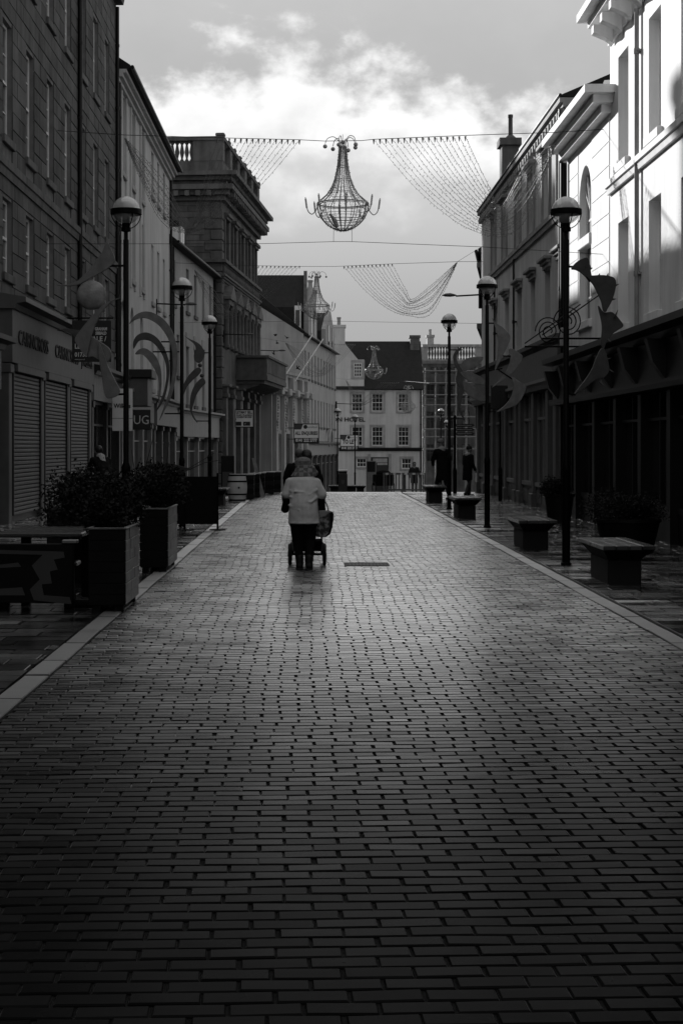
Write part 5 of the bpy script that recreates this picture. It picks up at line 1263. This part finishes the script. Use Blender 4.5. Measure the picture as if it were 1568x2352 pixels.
def pram_woman():
    Y = 21.5; x0 = XU(696.8, Y); q = .000744
    r = empty('person', (x0, Y, 0), 0, 'stooped woman in pale coat, fur hat and scarf pushing a pushchair', 'person')
    def c(x, y): return (x - 545) * q, 1.625 - q * y
    hipz = .74
    body = [((0, .0, hipz), (0, .13, 1.16), .13, .12), ((0, .15, 1.2), (0, .21, 1.33), .055, .05)]
    headshape(body, (-.005, .23, 1.37), .92)
    for sx, hip, kn, an in ((-1, (-.085, 0, .70), (-.075, .06, .40), (-.05, -.02, .09)), (1, (.085, 0, .70), (.085, .02, .40), (.075, -.1, .09))):
        body += [(hip, kn, .085, .06), (kn, an, .056, .038)]
    for sx in (-1, 1):
        sh = (sx * .17, .12, 1.15); el = (sx * .255, .12, .95); wr = (sx * .235, .40, .80)
        body += [(sh, el, .05, .042), (el, wr, .04, .028)]; hand(body, wr, (0, 1, .02), .92, .85, -sx)
    blob('body', body, 'skin', r, .0085, 2); eyes(r, (-.005, .23, 1.37), .92)
    coat = [('l', [((.005, -.02, .615), .205, .165), ((.0, -.01, .66), .205, .165), ((.0, .0, .85), .192, .16), ((.0, .05, 1.0), .19, .16), ((-.0, .10, 1.12), .212, .15), ((-.0, .13, 1.2), .19, .135), ((0, .16, 1.26), .12, .11), ((0, .18, 1.29), .08, .08)]),
            ((-.17, .12, 1.14), (-.222, .10, 1.0), .085, .082), ((-.222, .10, 1.0), (-.225, .20, .90), .08, .062), ((.17, .12, 1.14), (.228, .10, 1.0), .085, .085), ((.228, .10, 1.0), (.235, .20, .90), .082, .062)]
    for fold in (((-.17, .0, 1.05), (-.06, -.088, .99), (.05, -.095, .965)), ((.175, .0, 1.06), (.07, -.085, 1.0), (-.03, -.09, .985)), ((-.175, -.03, .97), (-.03, -.122, .90), (.1, -.118, .90), (.175, -.04, .96)), ((-.11, -.07, 1.04), (.0, -.085, 1.03)), ((-.19, -.05, .86), (-.06, -.145, .80))):
        for p_, q_ in zip(fold, fold[1:]): coat.append((p_, q_, .021, .021))
    blob('coat', coat, 'coat', r, .009, 5, .02)
    blob('hem_band', [('l', [((.004, -.019, .612), .2065, .1665), ((.003, -.018, .64), .208, .168)])], 'coat', r, .008, 1)
    for sx in (-1, 1):
        blob('sleeve', [((sx * .222, .10, .93), (sx * .245, .16, .80), .066, .058), ((sx * .245, .16, .80), (sx * .23, .38, .80), .058, .045)], 'cloth_k', r, .011, 3, .012)
        blob('mitten', [((sx * .23, .40, .80), (sx * .225, .46, .815), .045, .042), ((sx * .225, .44, .81), (sx * .18, .47, .825), .022, .02)], 'cloth_k', r, .009, 2)
    blob('trousers', [((0, .0, .70), (-.085, 0, .64), .15, .115), ((-.085, 0, .64), (-.078, .05, .40), .112, .085), ((-.078, .05, .40), (-.052, -.01, .13), .082, .06), ((0, 0, .70), (.085, 0, .64), .15, .115), ((.085, 0, .64), (.085, .02, .40), .112, .085), ((.085, .02, .40), (.075, -.09, .13), .082, .06)], 'cloth_k', r, .011, 3, .02)
    for x, y in ((-.05, -.01), (.075, -.09)):
        blob('boot', [((x, y - .02, .055), (x, y + .14, .045), .052, .042), ((x, y - .01, .05), (x, y - .01, .16), .055, .056)], 'rubber', r, .009, 2); MB().cbox(x - .05, x + .05, y - .075, y + .18, 0, .022, .008).build('boot_sole', M['rubber'], r)
    blob('hat', [('e', (-.005, .215, 1.425), (.112, .12, .075)), ('l', [((-.005, .21, 1.37), .112, .12), ((-.005, .21, 1.45), .105, .115)]), ((.10, .18, 1.36), (.115, .15, 1.29), .035, .03)], 'fur', r, .009, 2, .02)
    blob('scarf', [('l', [((-.01, .15, 1.235), .165, .13), ((-.008, .16, 1.28), .14, .125), ((-.005, .18, 1.34), .112, .115), ((-.005, .19, 1.39), .1, .11)]), ((.09, .12, 1.30), (.145, .13, 1.285), .05, .05), ((.145, .13, 1.285), (.12, .12, 1.36), .045, .03)], 'scarf', r, .009, 3, .02)
    return x0, Y
wx0, wY = pram_woman()
# shoulder bag hanging from her right arm
t = empty('shopping_bag', (wx0 + .265, wY + .12, .43), 0, 'patterned shopping bag hanging from the right arm of the woman in the pale coat', 'bag')
bg = MB(); ow = [(-.10, .34), (.128, .33), (.12, .14), (.09, .045), (.03, .0), (-.07, .0), (-.12, .04), (-.115, .2)]
bg.prism_xz([(p.x, p.y) for p in spline([(x, z, 0) for x, z in ow], 5)], -.045, .045); o = bg.build('bag_body', M['bag'], t); bv = o.modifiers.new('b', 'BEVEL'); bv.width = .02; bv.segments = 3; bv.limit_method = 'ANGLE'
MB().prism_xz([(.085, .325), (.133, .335), (.126, .14), (.094, .04), (.03, -.006), (.03, .012), (.075, .06), (.095, .15)], -.05, .05).build('side_trim', M['cloth_k'], t)
MB().tube(spline([(-.06, -.03, .33), (-.06, -.02, .43), (-.04, .02, .5), (.0, .05, .5), (.05, .03, .42), (.07, -.03, .33)], 5, False), .009, 6).build('strap', M['sign_g'], t)
# pushchair
p = empty('pushchair', (wx0 + .048, wY + .72, 0), 0, 'black pushchair pushed by the woman in the pale coat', 'pushchair')
for sx, lab in ((-.238, 0), (.238, 0)):
    for yy, rr in ((0, .152), (.62, .12)):
        w_ = inst('wheel', MB().tube([(sx, yy + (rr - .022) * math.cos(a), rr + (rr - .022) * math.sin(a)) for a in (2 * math.pi * k / 28 for k in range(28))], .024, 8, True).mesh('wheel', M['rubber'], True), p)
        ri = MB().lathe([(.03, -.03), (.03, .03)], 10); ri.xf(Matrix.Translation((sx, yy, rr)) @ Matrix.Rotation(R(90), 4, 'Y')); ri.build('hub', M['steel'], w_)
        sp = MB()
        for k in range(6): a = k * math.pi / 3; sp.tube([(sx, yy, rr), (sx, yy + (rr - .03) * math.cos(a), rr + (rr - .03) * math.sin(a))], .006, 5)
        tag(sp.build('spokes', M['plastic'], w_), kind='stuff')
fr = M['iron']
for sx in (-1, 1):
    MB().tube(spline([(sx * .2, 0, .16), (sx * .2, .18, .45), (sx * .2, -.12, .72), (sx * .2, -.30, .84)], 5, False), .013, 7).build('push_arm', fr, p, smooth=True)
    MB().tube([(sx * .2, .62, .14), (sx * .2, .2, .42)], .013, 7).build('front_fork', fr, p); MB().tube([(sx * .2, 0, .16), (sx * .2, .62, .14)], .011, 7).build('side_rail', fr, p)
    MB().cbox(sx * .2 - .03, sx * .2 + .03, -.04, .06, .2, .32, .01).build('suspension_block', M['plastic'], p)
MB().tube([(-.2, -.30, .84), (.2, -.30, .84)], .016, 8).build('handle', M['rubber'], p); MB().tube([(-.24, 0, .15), (.24, 0, .15)], .012, 7).build('axle', fr, p); MB().tube([(-.24, .62, .12), (.24, .62, .12)], .012, 7).build('axle', fr, p)
MB().rings([[(-.18, -.05, .2), (.19, -.05, .2), (.19, .5, .2), (-.18, .5, .2)], [(-.2, -.1, .34), (.21, -.1, .34), (.21, .52, .34), (-.2, .52, .34)]]).build('basket', M['cloth_k'], p)
MB().prism_yz([(.0, .4), (.55, .42), (.55, .5), (.15, .48), (-.02, .85), (-.1, .85)], -.19, .19).build('seat', M['cloth_k'], p)
hood = MB()
hood.rings([[(.19 * math.cos(a), .02 + .32 * t_ - .05 * math.sin(a), .72 + .26 * math.sin(a) - .06 * t_ * t_) for a in (math.pi * k / 10 for k in range(11))] for t_ in (0, .35, .7, 1)], cap=False, closed=False); hood.build('hood', M['cloth_k'], p, smooth=True)
person('dark-haired woman in black walking ahead of the stooped woman', XU(704, 29), 29, 0, 1.55, .05, .15, hair='hair', hairlong=True)
person('short-haired person in black coat walking beside the dark-haired woman', XU(687, 30), 30, 0, 1.57, .05, .15, hair='hair_g', coat='cloth_k')
person('person in a dark coat bending over near the roller shutter', XU(243, 38), 38, R(35), 1.72, .55, .1, arms=(((-.24, .35, 1.1), (-.2, .5, .92)), ((.24, .35, 1.1), (.2, .5, .92))), hair='hair', legs='denim')
person('man in a pale cap and long dark coat leaning by the third right lamp', XU(1017, 49), 49, R(25), 1.84, .18, .2, arms=(((-.24, .16, 1.12), (-.14, .32, 1.0)), ((.25, .14, 1.12), (.16, .3, .98))), hat='fur', legs='cloth_g')
person('person in a dark hooded coat and pale trousers walking past the far right bench', XU(1073, 52.5), 52.5, R(-60), 1.62, .06, .14, hat='cloth_g', legs='denim', arms=(((-.25, .03, 1.12), (-.22, .14, .9)), ((.25, .03, 1.12), (.22, .16, .92))))
person('far person standing behind the roadwork barriers', XU(951, 88), 88, R(180), 1.68, 0, .05, hair='hair', hairlong=True, coat='cloth_g')
# ------------------------------------------------------------------ boards and signs
def board(name, label, u0, u1, v0, v1, Y, m='sign_w', t=.05, cat='sign', post=None, frame=None):
    a, c = P(u0, v1, Y), P(u1, v0, Y); w, h = c.x - a.x, c.z - a.z
    r = empty(name, (a.x, Y, a.z), 0, label, cat)
    MB().cbox(0, w, 0, t, 0, h, .008).build('panel', M[m], r)
    if frame: MB().box(-.05, 0, -.02, t + .01, -.05, h + .05).box(w, w + .05, -.02, t + .01, -.05, h + .05).box(0, w, -.02, t + .01, -.05, 0).box(0, w, -.02, t + .01, h, h + .05).build('frame', M[frame], r)
    return r, w, h
RX90 = (R(90), 0, 0)
def tx(r, s, size, m, x, z, width=None, bold=0, align='CENTER', name='lettering'): return text(s, size, M[m], r, (x, -.004, z), RX90, .003, name, align, width, bold)
r, w, h = board('letting_board', 'white letting board reading ALL ENQUIRIES above the couple', 676, 731, 974.5, 1017, 113.0, frame='black')
MB().prism_xz([(0, h * .72), (w * .28, h * .72), (w * .36, h), (0, h)], -.006, -.0005).build('dark_corner', M['sign_g'], r); MB().box(0, w, -.006, -.0005, 0, h * .26).build('dark_band', M['sign_k'], r)
MB().lathe([(.14, 0), (.14, .006)], 16).xf(Matrix.Translation((w * .46, -.001, h * .86)) @ Matrix.Rotation(R(90), 4, 'X')).build('logo_disc', M['ink'], r)
tx(r, 'hamilton', .24, 'ink_g', w * .73, h * .85, w * .45); tx(r, 'ALL ENQUIRIES', .34, 'ink', w * .5, h * .51, w * .93, .012); tx(r, '0141 222 2777', .30, 'sign_w', w * .5, h * .13, w * .9, .01)
MB().tube([(0, .1, h * .8), (-.5, .1, h * .8)], .03, 6).build('bracket', M['black'], r); MB().tube([(0, .1, h * .2), (-.5, .1, h * .2)], .03, 6).build('bracket', M['black'], r)
r, w, h = board('letting_board', 'white letting board reading TO LET by the hotel corner', 782, 822, 1000, 1033.5, 147.0, frame='black')
MB().prism_xz([(0, h * .72), (w * .28, h * .72), (w * .36, h), (0, h)], -.006, -.0005).build('dark_corner', M['sign_g'], r); MB().box(0, w, -.006, -.0005, 0, h * .27).build('dark_band', M['sign_k'], r)
MB().lathe([(.14, 0), (.14, .006)], 16).xf(Matrix.Translation((w * .46, -.001, h * .86)) @ Matrix.Rotation(R(90), 4, 'X')).build('logo_disc', M['ink'], r)
tx(r, 'hamilton', .24, 'ink_g', w * .74, h * .85, w * .44); tx(r, 'TO LET', .52, 'ink', w * .5, h * .55, w * .78, .02)
tx(r, '0141 222 2777', .30, 'sign_w', w * .5, h * .13, w * .9, .01)
MB().tube([(0, .1, h * .8), (-.55, .1, h * .8)], .03, 6).build('bracket', M['black'], r)
r, w, h = board('letting_board', 'white board reading LET/MAY SELL before the columns of the classical block', 541, 581, 942, 980, 97.0, frame='black')
tx(r, 'LET/MAY SELL', .22, 'ink', w * .5, h * .86, w * .92, .008); tx(r, 'CLASS 3 PLANNING', .13, 'ink', w * .5, h * .69, w * .9, .006); tx(r, 'CONSENT SECURED', .13, 'ink', w * .5, h * .57, w * .88, .006)
MB().box(.02, w * .34, -.006, -.0005, h * .06, h * .3).build('dark_block', M['sign_k'], r); MB().box(w * .44, w * .84, -.006, -.0005, h * .06, h * .3).build('dark_block', M['sign_k'], r); MB().prism_xz([(w * .5, h * .2), (w * .54, h * .12), (w * .6, h * .26), (w * .54, h * .16)], -.009, -.0065).build('tick_mark', M['sign_w'], r)
MB().tube([(0, .1, h * .5), (-.9, .1, h * .5)], .03, 6).build('bracket', M['black'], r)
Yw = 51.5
r, w, h = board('hanging_sign', 'white hanging sign reading Wilkies beside the nearest left lamp post', 258, 304.5, 893, 990, Yw)
tx(r, 'Wilkies', .2, 'ink', w * .5, h * .59, w * .84, .006)
MB().box(0, w, -.004, -.0005, h * .295, h * .305).build('rule', M['sign_g'], r)
MB().tube([(0, .03, h * .95), (XU(258, Yw) * 0 - (XU(258, Yw) + 6.6), .03, h * .95)], .02, 6).build('bracket', M['black'], r)
Yu = 53.5
r, w, h = board('hanging_sign', 'black square hanging sign with pale letters UG beside the white one', 296, 346, 941, 987, Yu, 'sign_k')
tx(r, 'UG', .42, 'ink_w', w * .58, h * .47, w * .68)
MB().tube([(0, .03, h * .9), (-(XU(296, Yu) + 6.6), .03, h * .9)], .02, 6).build('bracket', M['black'], r)
# estate agent's V-board above the jeweller
Yg = 39.6
r, w, h = board('estate_agent_board', 'black estate agent board with pale lettering hanging above the jeweller', 166, 256, 736, 831, Yg, 'sign_k')
tx(r, 'GRAHAM\nSIBBALD', .105, 'ink_w', w * .74, h * .74, w * .31, .004); tx(r, 'FOR SALE /', .17, 'ink_w', w * .48, h * .55, w * .78, .004); tx(r, 'LET', .17, 'ink_w', w * .18, h * .37, w * .22, .004)
tx(r, '01738 445', .15, 'ink_w', w * .35, h * .17, w * .56, .004); tx(r, 'www.g-s.co.uk', .05, 'ink_w', w * .2, h * .06, w * .26)
MB().tube([(-.28, .03, h + .06), (w + .05, .03, h + .06)], .022, 6).build('bracket', M['iron'], r); MB().tube([(-(XU(166, Yg) + 6.6), .03, h + .06), (-.28, .03, h + .06)], .03, 6).build('wall_arm', M['iron'], r)
for x in (.1, w - .1): MB().tube([(x, .03, h), (x, .03, h + .06)], .01, 5).build('hanger', M['iron'], r)

# ------------------------------------------------------------------ light chandeliers over the street
def make_chandelier():
    q = .00163; r = empty('chandelier', (0, 0, 0))
    def z(y): return (1500 - y) * q
    prof = [(50, 300), (54, 360), (62, 440), (78, 580), (96, 680), (118, 770), (145, 840), (172, 900), (225, 980), (290, 1040), (365, 1110), (362, 1175), (335, 1270), (292, 1345), (210, 1425), (110, 1480), (30, 1500)]
    rib = MB().tube([p for p in spline([(a * q, 0, z(y)) for a, y in prof], 3, False)], .011, 5).mesh('rib', M['chand'], True)
    for k in range(10): inst('rib', rib, r, (0, 0, 0), (0, 0, 2 * math.pi * k / 10 + .16))
    for a, y, t in ((365, 1110, .016), (363, 1130, .009), (78, 580, .006), (118, 770, .006), (172, 900, .006), (225, 980, .006), (335, 1270, .006), (320, 1305, .006), (292, 1345, .006), (250, 1390, .006), (175, 1445, .007), (52, 300, .014)):
        MB().tube([(a * q * math.cos(b_), a * q * math.sin(b_), z(y)) for b_ in (2 * math.pi * k / 30 for k in range(30))], t, 5, True).build('hoop', M['chand'], r)
    rnd = random.Random(4)
    st = MB()
    for k in range(26):                                       # strings of bulbs down the frame
        a0 = 2 * math.pi * k / 26; pts = []
        for a, y in prof: pts.append(((a * q + .004) * math.cos(a0), (a * q + .004) * math.sin(a0), z(y)))
        pts = spline(pts, 3, False); st.tube(pts, .0035, 4)
        for pnt in pts:
            d = Vector((rnd.gauss(0, 1), rnd.gauss(0, 1), rnd.gauss(-.3, 1))).normalized() * .035; st.tube([pnt, pnt + d], .004, 4)
    tag(st.build('bulb_strings', M['bulb'], r), kind='stuff')
    MB().ball((0, 0, z(237)), .05, 12, 8).build('finial_ball', M['chand'], r, smooth=True); MB().tube([(0, 0, z(300)), (0, 0, z(125))], .006, 5).build('rod', M['chand'], r)
    for k in range(6):
        a = 2 * math.pi * k / 6 + .2; L_ = (.30, .43, .34, .42, .31, .44)[k]; ca, sa = math.cos(a), math.sin(a)
        pts = spline([(.06 * ca, .06 * sa, z(330)), (.08 * ca, .08 * sa, z(240)), (.5 * L_ * ca, .5 * L_ * sa, z(165)), (.85 * L_ * ca, .85 * L_ * sa, z(190)), (L_ * ca, L_ * sa, z(265))], 5, False)
        ar = MB().tube(pts, .009, 5).build('scroll_arm', M['chand'], r, smooth=True); MB().ball((L_ * ca, L_ * sa, z(305)), .05, 12, 8).build('hanging_ball', M['chand'], ar, smooth=True)
    for k in range(8):
        a = 2 * math.pi * k / 8 + .08; ca, sa = math.cos(a), math.sin(a); e = .06
        pts = spline([(d_ * q * ca, d_ * q * sa, z(y)) for d_, y in ((362, 1150), (385, 1215), (440, 1268), (490, 1235), (515, 1170))], 5, False)
        ar = MB().tube(pts, .012, 6).build('candle_arm', M['chand'], r, smooth=True)
        MB().tube([(515 * q * ca, 515 * q * sa, z(1180)), (532 * q * ca, 532 * q * sa, z(1050))], .021, 8).tube([(532 * q * ca, 532 * q * sa, z(1052)), (535 * q * ca, 535 * q * sa, z(1030))], .012, 8).build('candle', M['candle'], ar, smooth=True)
    for sx in (-1, 1): MB().tube([(sx * 130 * q, 0, z(1470)), (sx * 132 * q, 0, z(1660))], .005, 5).build('tether', M['wire'], r)
    MB().tube([(-.30, -.1, z(1270)), (-.18, -.05, z(1360)), (-.13, 0, z(1450))], [.03, .05, .035], 8).build('cable_box', M['chand'], r)
    return r
ch0 = make_chandelier()
CH = [(787, 530, 37.5, 1, 'large bulb-strung chandelier hanging nearest over the middle of the street'), (727, 733, 74.0, 1, 'second chandelier over the street, before the gabled row'),
      (859, 872, 104.0, 1, 'third chandelier over the street, before the hotel roof'), (936, 948, 119.0, .92, 'farthest chandelier over the street, before the hotel window')]
for i, (u, v, Y, s, lb) in enumerate(CH):
    o = ch0 if i == 0 else copy_tree(ch0)
    o.location = P(u, v, Y); o.scale = (s, s, s); o.rotation_euler[2] = .9 * i; tag(o, lb, 'chandelier', 'light chandeliers over the street')

def cable(label, pts, r=.008, name='span_cable'):
    o = MB().tube(pts, r, 5).build(name, M['wire']); return tag(o, label, 'cable', 'cables across the street')
def lerp3(a, b, t): return a + (b - a) * t
WL, WR = P(133, 300, 41.7), P(1386, 297, 34.2)                 # wall hooks of the first span
def onspan(a, b, u, v):                                        # point at pixel u,v in the vertical plane of a span
    k = (u - CU) / F; d = b - a; t = (k * a.y - a.x) / (d.x - k * d.y); Y = a.y + d.y * t; return P(u, v, Y)
def span(a, b, pix, label, r=.008): cable(label, [a] + [onspan(a, b, u, v) for u, v in pix] + [b], r)
def curtain(label, a, b, gather, tops, K, kspread, lens, belly, bulbs=True, rr=.004):
    """strings of lights that leave the span one by one, bunch at the foot of the loop and gather at one hook (pixels in the span's own plane)"""
    g = onspan(a, b, *gather); r = empty('light_curtain', g, 0, label, 'string lights', 'light curtains over the street'); rnd = random.Random(int(gather[0])); n = len(tops)
    for i, (u, v) in enumerate(tops):
        f = i / (n - 1)                                             # 0 = nearest the hook, 1 = longest string
        k = (K[0] + kspread[0] * (f - .5) + rnd.uniform(-2, 2), K[1] + kspread[1] * (f - .5) + rnd.uniform(-2, 2)); be = lerp3(belly[0], belly[1], f)
        lo = lerp3(lens[0], lens[1], (f * 1.0 + rnd.uniform(-.06, .06)))
        ctrl = [gather, (lerp3(gather[0], k[0], .25), lerp3(gather[1], k[1], .25) + lo * .62), (lerp3(gather[0], k[0], .58), lerp3(gather[1], k[1], .58) + lo), k,
                (lerp3(k[0], u, .3), lerp3(k[1], v, .3) + be * .9), (lerp3(k[0], u, .65), lerp3(k[1], v, .65) + be * .85), (u, v)]
        pix = spline([(x, y, 0) for x, y in ctrl], 7, False); pts = [onspan(a, b, p.x, p.y) - g for p in pix]
        mb = MB().tube(pts, rr, 4)
        if bulbs:
            for kk in range(2, len(pts) * 2 - 2):
                q = pts[kk // 2] if kk % 2 == 0 else (pts[kk // 2] + pts[min(kk // 2 + 1, len(pts) - 1)]) / 2
                d = Vector((rnd.gauss(0, .7), rnd.gauss(0, .3), rnd.choice((-1, -1, .6)))).normalized() * rnd.uniform(.03, .05); mb.tube([q, q + d], [.004, .006], 4)
        mb.tube([pts[-1] - Vector((0, 0, .11)), pts[-1]], [.008, .026], 5)
        mb.build('light_string', M['bulb'], r)
    return r
span(WL, WR, [(284, 310), (523, 317), (688, 321), (745, 324)] + [(830, 323), (858, 320), (1068, 311), (1275, 304)], 'upper cable carrying the nearest chandelier')
curtain('looping curtain of light strings left of the nearest chandelier', WL, WR, (286, 316), [(500 + i * 13.4, 318 + .25 * i) for i in range(15)], (434, 524), (-6, 22), (-14, 66), (4, 36))
curtain('looping curtain of light strings right of the nearest chandelier', WL, WR, (1276, 330), [(1068 - i * 14, 313 + .5 * i) for i in range(16)], (1143, 508), (-14, 66), (-30, 74), (6, 40))
a2, b2_ = P(92, 560, 40.5), P(1400, 585, 34.2)
span(a2, b2_, [(590, 560), (765, 555), (808, 555), (1105, 567)], 'lower cable tethering the nearest chandelier', .006)
a3, b3_ = Vector((-6.6, 77.0, 10.4)), Vector((6.2, 58.2, ZV(601, 58.2)))
span(a3, b3_, [(530, 609), (688, 612), (770, 612), (900, 606), (1050, 601)], 'upper cable carrying the second chandelier')
curtain('looping curtain of light strings left of the second chandelier', a3, b3_, (447, 620), [(575 + i * 9.4, 611) for i in range(13)], (525, 722), (-4, 14), (-8, 34), (2, 20), rr=.006)
curtain('looping curtain of light strings right of the second chandelier', a3, b3_, (1050, 601), [(900 - i * 9.2, 606 + .5 * i) for i in range(13)], (942, 706), (-10, 38), (4, 48), (4, 22), rr=.006)
cable('short stay from the second span up to the grey building', [onspan(a3, b3_, 1050, 601), Vector((6.2, 58.4, ZV(565, 58.4)))], .006)
a4, b4_ = Vector((-6.5, 78.0, ZV(741, 78))), Vector((6.2, 58.5, ZV(743, 58.5)))
span(a4, b4_, [(600, 739), (726, 737), (900, 740)], 'lower cable tethering the second chandelier', .006)
a5, b5_ = P(560, 770, 103), P(1010, 790, 110)
span(a5, b5_, [(655, 785), (858, 794)], 'upper cable carrying the third chandelier', .006)
curtain('looping curtain of light strings left of the third chandelier', a5, b5_, (655, 787), [(770 + i * 5, 790) for i in range(10)], (735, 858), (0, 12), (-6, 26), (1, 10), rr=.008)
a6, b6_ = P(770, 868, 148), P(985, 880, 118)
curtain('far looping curtain of light strings before the hotel windows', a6, b6_, (794, 873), [(875 + i * 5, 878) for i in range(9)], (826, 928), (0, 8), (-4, 12), (1, 8), rr=.009)
span(a6, b6_, [(794, 871), (936, 876)], 'upper cable carrying the farthest chandelier', .006)

# ------------------------------------------------------------------ a few birds by the white gable
for i, (u, v, a) in enumerate(((633, 770, .3), (659, 776, 1.2), (636, 788, 2.2), (628, 812, .9), (683, 845, 2.8))):
    Y = 100.0; p = P(u, v, Y); s = 1.0
    mb = MB().ball((0, 0, 0), .09, 10, 7, (1.8, 1, 1)); mb.ball((.17, 0, .04), .05, 8, 6)
    mb.add([(.08, .05, .03), (-.08, .05, .03), (-.12, .34, .16), (0, .3, .17)], [(0, 1, 2, 3)]); mb.add([(.08, -.05, .03), (-.08, -.05, .03), (-.12, -.34, .16), (0, -.3, .17)], [(3, 2, 1, 0)]); mb.add([(-.14, .03, 0), (-.14, -.03, 0), (-.3, -.06, .01), (-.3, .06, .01)], [(0, 1, 2, 3)])
    o = mb.build('bird', M['cloth_k'], smooth=True); o.location = p; o.rotation_euler = (.4 * i, .3 * i - .5, a); o.scale = (.55, .55, .55)
    tag(o, ['small dark bird highest before the white gable wall, left one', 'small dark bird highest before the white gable wall, right one', 'small dark bird below the highest left bird by the gable', 'small dark bird just under the arm of the street light at the gable', 'small dark bird lowest before the white gable, near the flagpoles'][i], 'bird', 'birds before the white gable')
